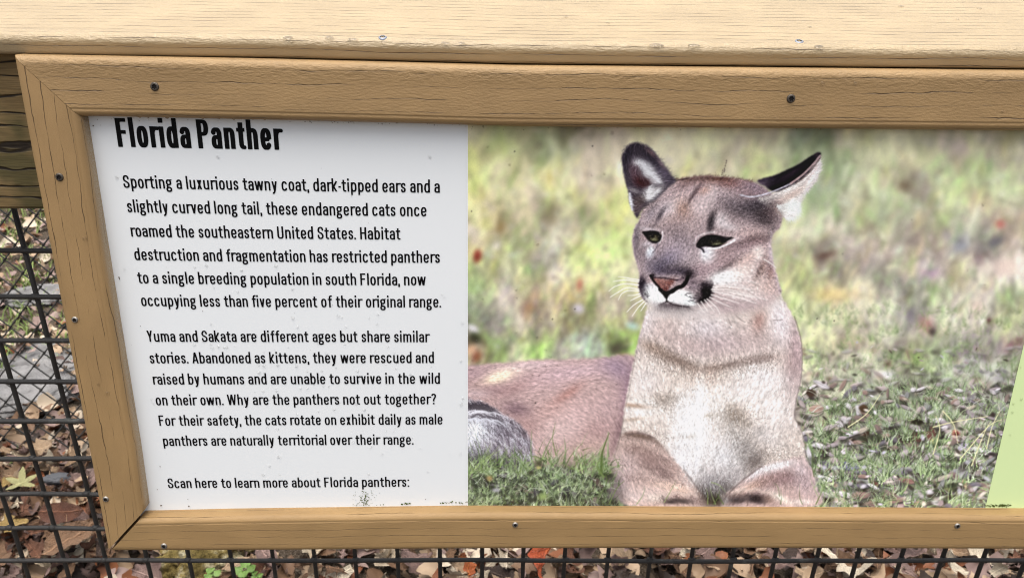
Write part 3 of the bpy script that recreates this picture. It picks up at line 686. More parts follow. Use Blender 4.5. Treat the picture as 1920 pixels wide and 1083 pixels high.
# head: far ear, skull, near ear
skull = inside(F([(390, 275), (430, 262), (500, 250), (570, 246), (640, 252), (700, 255), (770, 264), (840, 280), (930, 330), (985, 400), (1010, 460), (1000, 540), (955, 590), (948, 650), (960, 760), (985, 850), (1000, 930), (860, 1010), (600, 1040),
                  (420, 1045), (300, 1020), (240, 985), (195, 950), (172, 880), (182, 830), (170, 770), (150, 700), (140, 620), (150, 560), (180, 500), (200, 440), (260, 380), (330, 310)]), 1.2, 1.0)
lay(skull, C(178, 160, 164))
S_ = skull
for b in [(560,270,150,26,0,(132,98,86),.8),(700,290,120,30,6,(146,112,110),.8),(640,262,90,14,0,(118,84,74),.6),(480,290,80,24,-20,(128,104,104),.6),(820,330,70,40,10,(150,126,136),.7),
          (480,340,110,50,-40,(186,164,168),.6),(520,330,50,14,-50,(116,96,104),.75),(480,380,40,10,-58,(126,106,112),.7),(600,360,60,70,10,(206,190,194),.7),(560,330,40,24,-20,(188,152,142),.5),
          (380,430,80,40,-40,(206,192,196),.7),(440,440,50,60,-20,(170,138,126),.7),(330,440,40,60,35,(196,184,192),.6),(300,480,14,50,30,(104,96,108),.6),(250,470,30,70,35,(158,148,158),.6),(400,500,90,40,-10,(168,146,144),.5),
          (540,430,70,50,0,(202,186,190),.6),(600,505,22,52,12,(84,76,82),.85),(595,540,16,34,20,(92,84,90),.6),(660,500,40,50,20,(206,198,204),.6),(700,540,60,24,20,(200,192,198),.6),
          (800,440,130,60,20,(130,118,126),.75),(720,410,80,40,20,(158,144,152),.6),(900,470,50,60,10,(100,90,96),.7),(940,500,30,40,0,(96,86,92),.6),(880,400,110,34,-10,(128,118,128),.7),(960,400,50,30,-20,(104,96,104),.6),(980,500,40,70,10,(178,160,164),.5),
          (840,580,110,40,0,(190,166,166),.6),(850,620,110,30,-6,(150,126,128),.7),(780,650,110,30,-14,(164,140,146),.6),(700,620,60,16,-10,(216,206,212),.75),
          (240,560,60,16,10,(198,190,200),.6),(200,640,44,60,0,(164,146,150),.7),(190,700,40,50,0,(156,142,150),.6),(165,600,20,80,5,(142,132,142),.6),(245,690,26,40,12,(226,232,242),.95,1.5),(230,640,40,20,-20,(196,190,200),.5),
          (430,600,90,60,0,(164,150,158),.6),(400,560,110,40,0,(152,136,140),.5),(480,560,50,60,0,(176,158,160),.4),(400,700,110,80,0,(166,154,170),.6),(340,740,80,50,-20,(142,134,156),.6),(290,780,50,40,20,(122,114,136),.7),(250,760,40,60,20,(150,140,154),.5),
          (480,720,80,70,0,(176,162,168),.5),(585,710,46,50,15,(228,232,240),.95,1.5),(560,680,26,30,0,(206,206,218),.6),(670,720,90,60,-20,(166,144,148),.7),(600,790,90,50,-20,(174,152,158),.6),(690,770,90,20,-30,(138,118,122),.5),(540,800,50,40,0,(170,148,156),.5),
          (430,800,60,26,10,(120,108,126),.7),(340,800,70,20,4,(112,102,118),.7),(470,820,30,30,0,(60,52,58),.8),
          (720,830,110,50,-14,(232,234,238),.95,1.4),(640,850,50,40,0,(226,228,232),.8),(800,790,90,50,-30,(214,196,192),.7),(870,695,34,36,10,(232,228,228),.9,1.3),(820,720,90,30,-30,(200,176,172),.7),(900,780,24,90,16,(166,142,138),.7),(870,820,16,60,25,(140,118,116),.6),(945,800,26,70,8,(170,130,124),.6),
          (960,700,30,90,0,(206,194,204),.7),(850,880,100,60,-10,(206,190,188),.7),(930,900,60,60,0,(200,176,172),.6),(760,930,140,40,6,(216,206,206),.7),(700,900,80,20,10,(196,182,180),.6)]:
    fb(*b, mask=S_)
earr = inside(F([(868, 278), (900, 262), (960, 246), (1010, 225), (1100, 180), (1180, 130), (1225, 108), (1238, 122), (1215, 160), (1160, 230), (1090, 285), (1010, 328), (965, 338), (935, 322), (900, 300)]), 1.2, .8)
tuft = inside(F([(870, 380), (930, 362), (1000, 325), (1090, 275), (1170, 205), (1222, 140), (1234, 124), (1236, 200), (1215, 265), (1180, 310), (1140, 350), (1115, 400), (1112, 440), (1085, 490), (1040, 500), (990, 470)]), 1.3, 2.0)
lay(tuft, C(212, 206, 206))
for b in [(1150,290,70,26,-50,(196,186,186),.7),(1050,430,70,46,-30,(232,238,236),.9),(1060,360,110,24,-28,(196,176,170),.8),(990,430,40,50,0,(170,150,146),.6),(1200,210,50,16,-58,(214,196,200),.7),(1180,270,60,10,-55,(232,234,232),.8)]:
    fb(*b, mask=tuft)
lay(earr, C(52, 46, 56))
for b in [(920,275,60,30,-10,(96,86,100),.7),(860,305,60,30,20,(128,114,130),.8),(1000,290,90,22,-30,(58,48,62),.6),(960,320,50,14,-18,(24,22,26),.8),(1060,235,80,14,-32,(84,70,84),.6),(1215,125,20,14,-50,(98,84,90),.7)]:
    fb(*b, mask=earr)
fb(860, 318, 70, 34, 16, (150, 132, 144), .8); fb(800, 335, 60, 26, 8, (158, 138, 144), .6); fb(950, 450, 60, 70, 0, (128, 112, 116), .7); fb(870, 420, 60, 30, -10, (104, 96, 104), .6)
for p, w, c in [([(770,358),(830,368),(900,356),(980,328),(1060,292)], 9, (196,192,206)), ([(1060,292),(1130,240),(1190,180),(1230,130)], 13, (182,160,162)), ([(1090,292),(1150,245),(1200,190),(1232,140)], 5, (120,100,96))]:
    line(F(p), w / 3.095, C(*c), .9, .1, 1.0)
head = np.maximum(np.maximum(skull, earr), tuft)
# muzzle
for b in [(200,880,30,56,-10,(60,54,64),.9,1.5),(215,930,30,30,0,(84,76,84),.7),(270,930,60,52,-10,(232,238,240),.97,1.7),(240,890,30,24,0,(206,206,214),.7),(300,965,50,24,10,(226,230,232),.9,1.4),
          (430,950,76,46,6,(230,236,240),.97,1.7),(380,960,40,26,20,(230,236,240),.9),(470,985,50,24,0,(222,228,232),.9,1.4),(500,890,40,26,10,(150,136,146),.7),(480,860,50,20,0,(130,116,126),.6),
          (570,920,38,50,6,(34,31,36),.97,1.8),(560,880,34,24,0,(70,62,70),.7),(545,965,34,24,-30,(40,36,40),.85,1.3),(520,940,26,30,0,(110,100,106),.6),(600,900,10,40,0,(60,54,58),.6),
          (380,1010,100,22,4,(104,94,98),.85),(330,1000,50,16,-6,(96,86,92),.8),(440,1015,50,18,0,(110,100,104),.7),(400,1040,150,26,0,(206,200,200),.8),(300,1035,50,24,0,(216,214,218),.8),(560,1020,70,30,-14,(206,196,196),.7)]:
    fb(*b, mask=S_)
for p, w, c, a in [([(248,826),(262,850),(290,882),(310,905)],16,(40,34,38),.95), ([(300,905),(320,925),(338,948)],18,(28,24,26),.95), ([(370,918),(400,896),(430,885),(452,862),(462,835)],22,(26,22,24),.95),
                   ([(262,836),(300,838),(350,842),(400,850),(440,838)],10,(70,58,68),.8), ([(338,945),(342,975)],7,(30,26,28),.95), ([(342,972),(310,990),(275,1002)],6,(60,52,56),.75), ([(342,972),(380,992),(430,1002),(470,1006)],6,(60,52,56),.75)]:
    line(F(p), w / 3.095, C(*c), a, 0, 1.1)
nose = inside(F([(268, 842), (290, 846), (340, 852), (380, 856), (368, 876), (352, 900), (338, 912), (318, 905), (292, 880)]), 1.2)
lay(nose, C(150, 110, 106), .97); fb(310, 852, 40, 12, 4, (168, 128, 122), .7); fb(365, 862, 26, 18, -40, (134, 92, 88), .6); fb(335, 905, 18, 14, 0, (110, 68, 66), .6)
lay(inside(F([(305, 905), (345, 915), (395, 890), (372, 918), (340, 948), (322, 930)]), 1), C(26, 22, 24), .95)
fb(420, 850, 18, 10, -30, (150, 130, 140), .7); fb(262, 822, 12, 10, 40, (46, 40, 46), .8)
# eyes
eyel = inside(F([(200, 572), (225, 570), (270, 568), (298, 578), (310, 600), (300, 628), (275, 637), (245, 628), (222, 605)]), 1.0)
lay(eyel, C(22, 20, 20), .97); line(F([(200, 576), (225, 570), (262, 565), (300, 577)]), 2.0, C(40, 36, 40), .65, .4)
fb(266, 602, 30, 24, 10, (108, 104, 86), .95, 2); fb(258, 582, 30, 9, 0, (40, 40, 34), .8); fb(272, 618, 22, 7, 8, (150, 148, 122), .7); fb(258, 597, 9, 9, 0, (16, 16, 14), .8, 2)
line(F([(285, 640), (305, 625), (318, 590), (314, 570)]), 2.4, C(206, 200, 206), .65)
line(F([(290, 640), (280, 665), (260, 690)]), 2.4, C(110, 102, 116), .6, .3)
eyer = inside(F([(512, 655), (522, 630), (545, 605), (585, 592), (630, 592), (680, 605), (725, 606), (690, 625), (660, 648), (620, 660), (570, 655), (540, 660)]), 1.0)
lay(eyer, C(20, 18, 19), .97); line(F([(515, 650), (540, 610), (590, 590), (650, 595), (728, 606)]), 2.2, C(40, 36, 40), .65, .4)
fb(622, 628, 44, 19, 4, (82, 81, 68), .95, 2); fb(612, 608, 40, 9, 4, (26, 25, 24), .9); fb(632, 642, 36, 6, -6, (140, 138, 116), .8); fb(612, 624, 9, 9, 0, (14, 14, 13), .8, 2)
line(F([(520, 655), (548, 672), (556, 688)]), 4.4, C(56, 50, 62), .8, .3)
line(F([(580, 668), (640, 664), (700, 640), (735, 618)]), 3.4, C(224, 220, 226), .75)
line(F([(500, 640), (520, 600), (570, 578), (620, 572)]), 2.6, C(206, 198, 204), .6)
# near ear
earl = inside(F([(80, 150), (90, 110), (120, 70), (165, 56), (210, 65), (255, 95), (300, 150), (340, 205), (370, 245), (395, 275), (340, 320), (280, 380), (200, 440), (172, 492), (146, 452), (128, 405), (118, 350), (100, 280), (85, 220)]), 1.1, .8)
lay(earl, C(92, 84, 94))
for b in [(110,130,30,60,10,(70,64,76),.8),(170,80,60,20,10,(84,74,86),.7),(270,150,40,90,-35,(74,68,80),.7),(330,240,30,60,-35,(112,104,120),.7),(250,110,40,14,40,(150,124,128),.6),(310,180,40,10,50,(160,138,144),.5),
          (200,180,60,30,20,(196,196,204),.85,1.3),(235,230,50,36,20,(206,206,212),.85,1.3),(270,275,40,30,10,(188,184,190),.8),(165,170,24,14,-20,(206,206,212),.7),(150,230,30,60,-10,(120,98,108),.8),(190,280,40,30,20,(92,56,58),.85),(220,290,22,18,0,(74,40,42),.8),(120,300,24,50,-14,(96,88,98),.7),
          (245,345,44,36,-20,(214,214,218),.9,1.3),(225,375,30,20,0,(206,206,210),.7),(290,330,40,20,-30,(170,164,168),.7),(150,330,40,14,20,(150,144,150),.7),(180,390,44,34,-20,(110,98,98),.8),(170,430,30,40,20,(118,104,108),.7),(135,400,9,44,-8,(220,222,232),.85)]:
    fb(*b, mask=earl)
line(F([(125, 350), (128, 400), (140, 445)]), 4, C(222, 222, 230), .8, .4, 1.2)
line(F([(395, 272), (430, 268), (470, 260)]), 2.5, C(60, 52, 56), .6)
head = np.maximum(head, earl)

# ---- coat: hair directions, then hair texture by smearing noise along them
cat = np.clip(flank + haunch + torso + head, 0, 1)
DIR = [(900,700,-8),(1000,690,-4),(1100,690,0),(1180,700,30),(1000,760,8),(1080,780,18),(1140,800,50),(900,790,62),(960,820,66),(1000,850,60),(1060,850,30),
       (1230,600,70),(1300,620,60),(1400,620,40),(1470,600,70),(1220,700,100),(1300,690,60),(1400,690,130),(1480,700,95),(1250,760,70),(1310,780,92),(1380,780,110),(1450,780,120),
       (1200,820,60),(1180,880,70),(1260,880,40),(1330,870,120),(1400,850,135),(1480,860,60),(1500,900,80),(1280,930,30),(1420,930,150),
       (1190,300,100),(1210,340,30),(1240,330,-20),(1300,350,-70),(1290,420,-80),(1350,360,-70),(1420,380,-20),(1460,420,0),(1340,420,-70),(1210,440,-60),(1200,480,110),(1270,480,-95),(1330,490,-20),
       (1400,480,10),(1440,450,20),(1390,540,30),(1430,520,50),(1300,540,10),(1240,560,100),(1480,330,-40),(1490,395,25),(1510,330,-30)]
ds = [(a, b, math.cos(math.radians(t)), math.sin(math.radians(t))) for a, b, t in DIR]
d = field(ds, XX, YY, 14, 1.6); d /= np.linalg.norm(d, axis=2, keepdims=True) + 1e-6
def smear(src, steps):
    acc = src.copy(); w = 1.0
    for sgn in (1, -1):
        px, py = XX - OX, YY - OY
        for k in range(steps):
            i = np.clip(np.round(py).astype(int), 0, PH - 1); j = np.clip(np.round(px).astype(int), 0, PW - 1)
            px = px + sgn * d[i, j, 0]; py = py + sgn * d[i, j, 1]
            i = np.clip(np.round(py).astype(int), 0, PH - 1); j = np.clip(np.round(px).astype(int), 0, PW - 1)
            acc = acc + src[i, j]; w += 1
    return acc / math.sqrt(w)
white = rng.normal(0, 1, (PH, PW)).astype(np.float32)
soft_n = rng.normal(0, 1, (PH, PW)).astype(np.float32)
fur = smear(blur(white, 1) * 3.2, 3); fur2 = smear(soft_n, 2)
fur3 = smear(blur(rng.normal(0, 1, (PH, PW)).astype(np.float32), 2) * 6.5, 4)
speck = np.clip(blur(rng.normal(0, 1, (PH, PW)), 1) * 3.4, -2, 2)
facem = blur(skull * (YY < 560), 4)
bright = img.mean(2)
paint = blur(img, 1)
img *= (1 + cat * (.034 * fur + .036 * fur2 + .026 * fur3 * (1 - facem) + .026 * speck * (1 - facem) + facem * .075 * speck))[..., None]
# long hairs on chest, haunch, tufts
def coat(mask, n, L, a, jit, wid=1.2, spread=26):
    x, y = scatter(mask, n)
    i = np.clip((y - OY).astype(int), 0, PH - 1); j = np.clip((x - OX).astype(int), 0, PW - 1)
    ang = np.degrees(np.arctan2(d[i, j, 1], d[i, j, 0])) + rng.normal(0, spread, n)
    col = np.clip(img[i, j] * (1 + rng.normal(0, jit, (n, 1))), 0, 1).astype(np.float32)
    hairs(x, y, ang, rng.uniform(*L, n), col, a, np.full(n, wid), 0)
coat(torso * (1 - legl) * (1 - legr) * (YY > 600), 11000, (3, 8), .5, .13)
coat(flank, 6000, (3, 7), .4, .06)
coat(haunch, 2600, (10, 22), .65, .26, 1.5)
coat(np.clip(legl + legr, 0, 1), 4000, (3, 7), .5, .09)
coat(skull, 9000, (2, 6), .45, .13)
coat(earl, 1500, (6, 14), .6, .2)
coat(tuft, 900, (6, 13), .6, .12)
# dark flecks on brow, cheek and nose bridge, folds of the neck
x, y = scatter(facem * (bright < .68), 5200); nn = len(x)
hairs(x, y, rng.uniform(0, 360, nn), rng.uniform(1, 3.2, nn), np.tile(C(84, 76, 86), (nn, 1)), .42, np.ones(nn), 0)
x, y = scatter(facem, 3600); nn = len(x)
hairs(x, y, rng.uniform(0, 360, nn), rng.uniform(1, 3, nn), np.tile(C(216, 206, 210), (nn, 1)), .32, np.ones(nn), 0)
dark = inside(B([(250, 240), (330, 250), (450, 300), (560, 335), (700, 310), (880, 285), (880, 330), (720, 370), (560, 400), (420, 370), (300, 320)]), 8)
x, y = scatter(dark * torso, 1500); nn = len(x)
hairs(x, y, rng.normal(75, 30, nn), rng.uniform(3, 8, nn), np.tile(C(96, 82, 76), (nn, 1)), .40, np.ones(nn), 0)
for cx, cy, rx, ry, q in [(345, 520, 46, 30, 320), (705, 605, 60, 34, 420), (730, 690, 70, 50, 260), (230, 700, 100, 22, 300), (820, 820, 70, 36, 260), (930, 785, 100, 22, 260)]:
    px = 1120 + (cx + rng.normal(0, rx, q)) / 2.707; py = 560 + (cy + rng.normal(0, ry, q)) / 2.707
    hairs(px, py, rng.normal(60, 40, q), rng.uniform(3, 8, q), np.tile(C(108, 96, 88), (q, 1)), .38, np.ones(q), 0, mask=torso)
x, y = scatter(torso * blur(inside(B([(420, 440), (600, 440), (720, 620), (680, 900), (520, 980), (420, 800)]), 6), 6), 2200); nn = len(x)
hairs(x, y, rng.normal(90, 26, nn) + (x - 1312) * -.25, rng.uniform(6, 15, nn), np.tile(C(236, 236, 240), (nn, 1)), .35, np.ones(nn), 0)
x, y = scatter(torso * blur(inside(B([(420, 440), (600, 440), (720, 620), (680, 900), (520, 980), (420, 800)]), 6), 6), 700); nn = len(x)
hairs(x, y, rng.normal(90, 26, nn) + (x - 1312) * -.25, rng.uniform(5, 11, nn), np.tile(C(140, 130, 126), (nn, 1)), .35, np.ones(nn), 0)
lo = blur(img, 2)
pl = paint.mean(2, keepdims=True)
target = np.clip(pl + (paint - pl) * 1.08 + .34 * (blur(pl[..., 0], 2)[..., None] - .66), 0, 1)
dk = np.ones((PH, PW), np.float32)
for x_, y_, rx_, ry_, a_, k_ in [(820,440,150,62,-4,.70),(700,420,90,40,16,.86),(905,500,60,50,10,.76),(560,258,190,14,0,.76),(505,335,66,9,-52,.74),(470,400,50,8,-58,.82),(600,505,18,56,12,.62),(300,470,12,60,32,.74),(335,440,10,50,38,.84),(260,540,60,12,8,.84),
                                 (350,772,130,46,4,.76),(300,700,70,60,40,.90),(430,790,80,34,10,.74),(470,640,60,50,0,.9),(790,634,130,20,-18,.78),(690,772,100,14,-34,.80),(170,610,22,110,4,.82),(205,690,36,50,0,.88),(250,420,60,30,-46,.78),(400,590,60,40,0,.88),(660,560,80,12,10,.86),(900,600,70,22,6,.84),
                                 (875,800,16,80,22,.86),(940,780,18,70,8,.80),(955,560,20,50,20,.74)]:
    t_ = math.radians(a_); X_ = (XX - 1140) * 3.095 - x_; Y_ = (YY - 250) * 3.095 - y_
    dk *= 1 - (1 - k_) * np.exp(-(((X_ * math.cos(t_) + Y_ * math.sin(t_)) / rx_) ** 2 + ((-X_ * math.sin(t_) + Y_ * math.cos(t_)) / ry_) ** 2)) * skull
target *= dk[..., None]
for x_, y_, rx_, ry_, k_ in [(515,640,150,250,.10),(850,560,130,110,.06),(220,560,90,110,.06),(300,160,70,120,.04)]:
    target += (k_ * torso * np.exp(-((((XX - 1120) * 2.707 - x_) / rx_) ** 2 + (((YY - 560) * 2.707 - y_) / ry_) ** 2)))[..., None]
img += ((blur(target, 1) - lo) * (.78 - .25 * torso * (1 - legl) * (1 - legr) * (YY > 600))[..., None]) * cat[..., None]
img += cat[..., None] * ((img - .62) * .20)
img *= 1 - cat[..., None] * (1 - np.array([1.005, 1.008, .985], np.float32))
lum = img.mean(2, keepdims=True); img[:] = img + cat[..., None] * (lum + (img - lum) * .86 - img)
img += .45 * (img - blur(img, 2)) * np.clip(cat + near, 0, 1)[..., None]
np.clip(img, 0, 1, out=img)
x, y = scatter(haunch * np.clip((XX - 880) / 25, .35, 1), 620); nn = len(x)
hairs(x, y, rng.normal(58, 13, nn), rng.uniform(12, 30, nn), np.array([C(70, 64, 72), C(96, 88, 96), C(222, 222, 232), C(236, 236, 244)], np.float32)[rng.integers(0, 4, nn)], .72, rng.uniform(1.2, 2.6, nn), .5, mask=haunch)
for y0_, col_ in ((404, (64, 58, 66)), (420, (80, 74, 80)), (446, (236, 236, 244)), (470, (92, 86, 94)), (492, (224, 226, 236))):
    for q_ in range(16):
        x0_ = rng.uniform(-10, 190); line(K([(x0_, y0_ + rng.normal(0, 8) + abs(x0_ - 90) * .14), (x0_ + 40, y0_ - 6 + rng.normal(0, 6) + abs(x0_ - 50) * .14), (x0_ + 90, y0_ + 18 + rng.normal(0, 8) + abs(x0_) * .14)]), rng.uniform(1.4, 3), C(*col_), .6, .5, .8, mask=haunch)
# darker hair tips in bands across the forelegs
for p_, q_ in [([(140, 690), (220, 678), (300, 712), (360, 760)], 260), ([(150, 760), (260, 770), (360, 830)], 200), ([(120, 830), (250, 850), (390, 900)], 200), ([(130, 900), (280, 905), (430, 950)], 170), ([(850, 800), (930, 780), (1030, 790)], 200), ([(830, 920), (950, 890), (1060, 900)], 240), ([(800, 950), (930, 930), (1070, 950)], 200), ([(300, 1010), (420, 1006), (520, 1020)], 200), ([(650, 1000), (740, 990), (860, 1000)], 240)]:
    c_ = spline(B(p_), False, 12); i_ = rng.integers(0, len(c_), q_)
    hairs(c_[i_, 0] + rng.normal(0, 5, q_), c_[i_, 1] + rng.normal(0, 5, q_), rng.normal(80, 26, q_), rng.uniform(3, 8, q_), np.tile(C(98, 78, 74), (q_, 1)), .42, np.ones(q_), 0, mask=np.clip(legl + legr, 0, 1))
for p in [[(505, 470), (512, 560), (515, 650), (508, 760), (500, 880)]]: line(B(p), 5, C(240, 242, 248), .5, .2, 2.5)
for p, w, a in [([(655, 75), (668, 110), (680, 135)], 2.2, .6), ([(690, 70), (720, 100), (750, 118)], 2.2, .6), ([(1000, 90), (1030, 190), (1040, 290), (1034, 400), (1008, 520), (1000, 590)], 2.2, .55), ([(895, 108), (940, 106)], 1.2, .7),
                ([(150, 690), (220, 680), (290, 705)], 3, .4), ([(1000, 600), (1040, 680), (1060, 800)], 2.4, .35), ([(130, 620), (110, 720), (70, 850)], 3, .35), ([(200, 260), (160, 470), (130, 620)], 2.2, .3)]:
    line(B(p), w, C(92, 78, 76), a, .3, 1.0)
# toes and the edges of the forelegs
for p, w, a in [([(330, 1002), (338, 1022), (342, 1045)], 3, .5), ([(402, 998), (408, 1020), (408, 1045)], 3, .55), ([(472, 1004), (482, 1024), (486, 1045)], 3, .5), ([(702, 985), (692, 1010), (688, 1045)], 3, .5),
                ([(768, 976), (764, 1005), (762, 1045)], 3, .55), ([(838, 984), (846, 1010), (850, 1045)], 3, .5), ([(440, 868), (490, 935), (530, 990), (556, 1045)], 3.5, .5), ([(830, 850), (760, 902), (690, 962), (625, 1035)], 3.5, .55), ([(905, 1000), (925, 1020), (935, 1045)], 2.5, .4)]:
    line(B(p), w, C(96, 82, 80), a, .2, 1.2)
for p in [[(300, 1000), (330, 985), (365, 996)], [(370, 992), (404, 980), (440, 992)], [(445, 996), (480, 988), (510, 1004)], [(706, 980), (738, 964), (764, 974)], [(772, 972), (806, 962), (836, 980)], [(842, 982), (870, 978), (900, 998)]]:
    line(B(p), 5, C(222, 202, 192), .6, .2, 2.2)
# ear and jaw edge hairs
def fringe(pts, n, ang, L, col, a=.7, sp=18, w=1.2):
    q = spline(F(pts), False, 12); i = rng.integers(0, len(q), n)
    hairs(q[i, 0] + rng.normal(0, 1.5, n), q[i, 1] + rng.normal(0, 1.5, n), rng.normal(ang, sp, n), rng.uniform(*L, n), np.tile(C(*col), (n, 1)), a, np.full(n, w), 0)
fringe([(1230, 170), (1200, 260), (1150, 330), (1110, 390)], 200, 55, (4, 10), (222, 216, 216)); fringe([(1110, 400), (1105, 450), (1080, 490), (1030, 490)], 160, 60, (6, 14), (232, 236, 234))
fringe([(980, 420), (1040, 410), (1090, 400)], 120, 60, (14, 28), (228, 232, 230), .6, 14); fringe([(970, 430), (1000, 470)], 40, 70, (8, 20), (150, 130, 126), .5)
fringe([(180, 170), (240, 230), (290, 280)], 150, 20, (8, 18), (222, 222, 226), .7, 16); fringe([(240, 310), (230, 380), (290, 330)], 120, -30, (7, 15), (226, 226, 228), .7, 18)
fringe([(170, 190), (190, 250), (220, 290)], 70, 60, (5, 11), (88, 66, 72), .6, 20); fringe([(230, 1030), (320, 1040), (450, 1045), (560, 1020)], 180, 85, (6, 15), (220, 214, 214), .55, 18)
fringe([(400, 268), (560, 248), (700, 256), (840, 282)], 220, -70, (3, 6), (104, 78, 70), .6, 24); fringe([(85, 140), (100, 90), (165, 58), (230, 78), (300, 150), (370, 245)], 220, -80, (2, 5), (92, 82, 90), .5, 40)
fringe([(945, 560), (950, 700), (975, 820), (1000, 930)], 90, 60, (3, 7), (206, 196, 202), .5, 20)
for b in [(770, 880), (800, 900), (710, 880), (830, 860)]: fb(b[0], b[1], 40, 6, 14, (232, 228, 226), .35)
jaw = np.clip(blur(((skull > .5) & (YY > 505)).astype(np.float32), 7) * 4 * (1 - blur(((skull > .5) & (YY > 505)).astype(np.float32), 7)), 0, 1) * torso * np.clip((YY - 545) / 20, 0, 1)
soft_ = blur(img, 7); img[:] = img + (jaw * .85)[..., None] * (soft_ - img)
coat(np.clip(jaw, 0, 1) + 1e-6, 2600, (6, 13), .55, .13)
# whiskers
W_ = C(238, 236, 226)
for p in [[(176,880),(100,872),(40,888),(5,915)],[(178,905),(110,895),(60,920),(12,950)],[(180,915),(120,912),(80,930),(60,965)],[(178,860),(100,850),(30,858)],[(180,850),(110,838),(60,830)],[(200,965),(150,995),(110,1035)],[(210,975),(175,1010),(140,1060)],[(190,940),(150,960),(130,970)],[(220,985),(190,1030)],[(185,930),(150,938),(115,940)]]:
    line(F(p), 2.3, C(250, 249, 242), 1.0, .5, .7)
for p in [[(605,900),(700,905),(800,935),(925,965)],[(605,915),(700,935),(800,965),(860,985)],[(600,935),(680,960),(760,985)],[(590,950),(660,985),(720,1010)],[(560,965),(590,1000),(620,1035)],[(540,975),(565,1010),(580,1035)],[(610,890),(720,890),(820,905)],[(575,960),(630,1010),(650,1050)],[(600,905),(720,920),(840,950)],[(905,730),(950,758),(975,780)],[(520,985),(540,1015),(560,1040)]]:
    line(F(p), 2.1, C(246, 240, 236), .95, .5, .7)
for p in [[(620,905),(720,910),(800,928)],[(615,925),(700,948),(780,975)],[(640,890),(760,900),(850,925)]]: line([(a, b + 2) for a, b in F(p)], 1.3, C(156, 136, 134), .5, .4, .7)
for i in range(26): fb(rng.normal(495, 22), rng.normal(940, 24), 8, 2.4, rng.normal(15, 15), (52, 46, 52), .7, 1.5)
for i in range(14): fb(rng.normal(225, 12), rng.normal(930, 24), 7, 2.4, rng.normal(40, 15), (52, 46, 52), .6, 1.5)
# grass in front of flank and paws
def blades(L, base):
    for (x0, y0, x1, y1, w) in L:
        mx, my = (x0 + x1) / 2 + rng.normal(0, 5), (y0 + y1) / 2 + rng.normal(0, 4)
        line([(x0, y0), (mx, my), (x1, y1)], w, C(*base[rng.integers(len(base))]) * rng.uniform(.9, 1.1), .92, .85, .6)
GR = [(96, 118, 62), (122, 142, 84), (146, 162, 112), (78, 98, 52), (164, 176, 136), (110, 130, 90)]
blades([(870 + a / 3.386, 640 + b / 3.386, 870 + c / 3.386, 640 + e / 3.386, w) for a, b, c, e, w in
        [(455,840,430,560,3.4),(470,830,585,560,3),(585,720,582,510,2.4),(640,800,745,650,2.6),(640,780,636,600,2.2),(885,840,915,570,6.5),(870,830,905,620,4),(760,790,745,700,2.4),(790,830,770,690,2.4),(700,830,760,740,2.4),
         (110,790,60,620,2.6),(140,800,70,580,2.4),(170,800,260,690,2.2),(210,830,130,640,2.4),(340,860,360,680,2.6),(820,800,880,740,2.6),(560,860,520,700,2.2),(500,830,560,660,2.4),(660,820,700,700,2.2),(90,850,170,640,2),(350,860,420,760,2.4),(30,820,20,690,2.4)]], GR)
low_ = inside([(866, 850), (1000, 872), (1140, 868), (1148, 970), (866, 970)], 8); img *= (1 - .42 * low_)[..., None]
for y in np.sort(rng.uniform(858, 968, 95)): clump(rng.uniform(864, 1150), y, 12, rng.uniform(22, 52), rng.uniform(2.2, 4.6), .9, rng.normal(8, 22), 34)
for i in range(60): blob(rng.uniform(866, 1150), rng.uniform(890, 945), rng.uniform(4, 10), rng.uniform(2, 5), rng.normal(0, 30), C(42, 46, 32), .7, 1.6)
n = 160; x = rng.uniform(866, 1150, n); y = 845 + rng.random(n) * 110 - 12 * (x > 1090)
hairs(x, y, rng.normal(-88, 32, n), rng.uniform(12, 40, n), (np.array(GR, np.float32)[rng.integers(0, 6, n)] / 255), .85, rng.uniform(1.2, 3, n), .8)
n = 90; x = rng.uniform(866, 1150, n); y = 880 + rng.random(n) * 78
hairs(x, y, rng.normal(-60, 50, n), rng.uniform(14, 44, n), (np.array([(176, 184, 160), (196, 200, 190), (150, 166, 126), (70, 82, 52), (60, 60, 44)], np.float32)[rng.integers(0, 5, n)] / 255), .75, rng.uniform(1, 2, n), -1.2)
for b in [(1010, 868, 8, 6, 0, (70, 66, 48)), (996, 886, 6, 5, 0, (56, 54, 40)), (918, 896, 6, 5, 20, (176, 136, 74)), (1010, 876, 5, 3, 0, (206, 196, 120)), (1018, 930, 10, 7, 0, (140, 168, 82)), (930, 918, 8, 4, 0, (170, 166, 176))]:
    blob(b[0], b[1], b[2], b[3], b[4], C(*b[5]), .8, 1.4)
blades([(1120 + a / 2.707, 560 + b / 2.707, 1120 + c / 2.707, 560 + e / 2.707, w) for a, b, c, e, w in
        [(20,880,60,680,6),(30,900,5,820,4),(60,1040,140,920,2.4),(200,1040,240,950,2.2),(10,1000,40,880,3),(580,930,655,985,2.2),(600,1040,570,950,2.4),(590,1040,620,960,2),(560,1040,552,960,2),(640,1040,600,980,2),
         (340,1030,400,920,1.8),(930,1040,930,960,2),(1110,1040,1180,880,2.2),(1100,960,1190,860,2),(1100,880,1170,700,2.2),(1100,900,1100,760,2.4),(1120,1000,1080,900,2),(925,1000,890,930,1.6),(1040,1040,1030,930,1.6)]], GR)
g_ = (1 - cat) * np.clip((YY - 640) / 80, 0, 1); lum = img.mean(2, keepdims=True); img[:] = img + g_[..., None] * ((lum + (img - lum) * .76) * np.array([1.13, 1.13, 1.14], np.float32) - img)
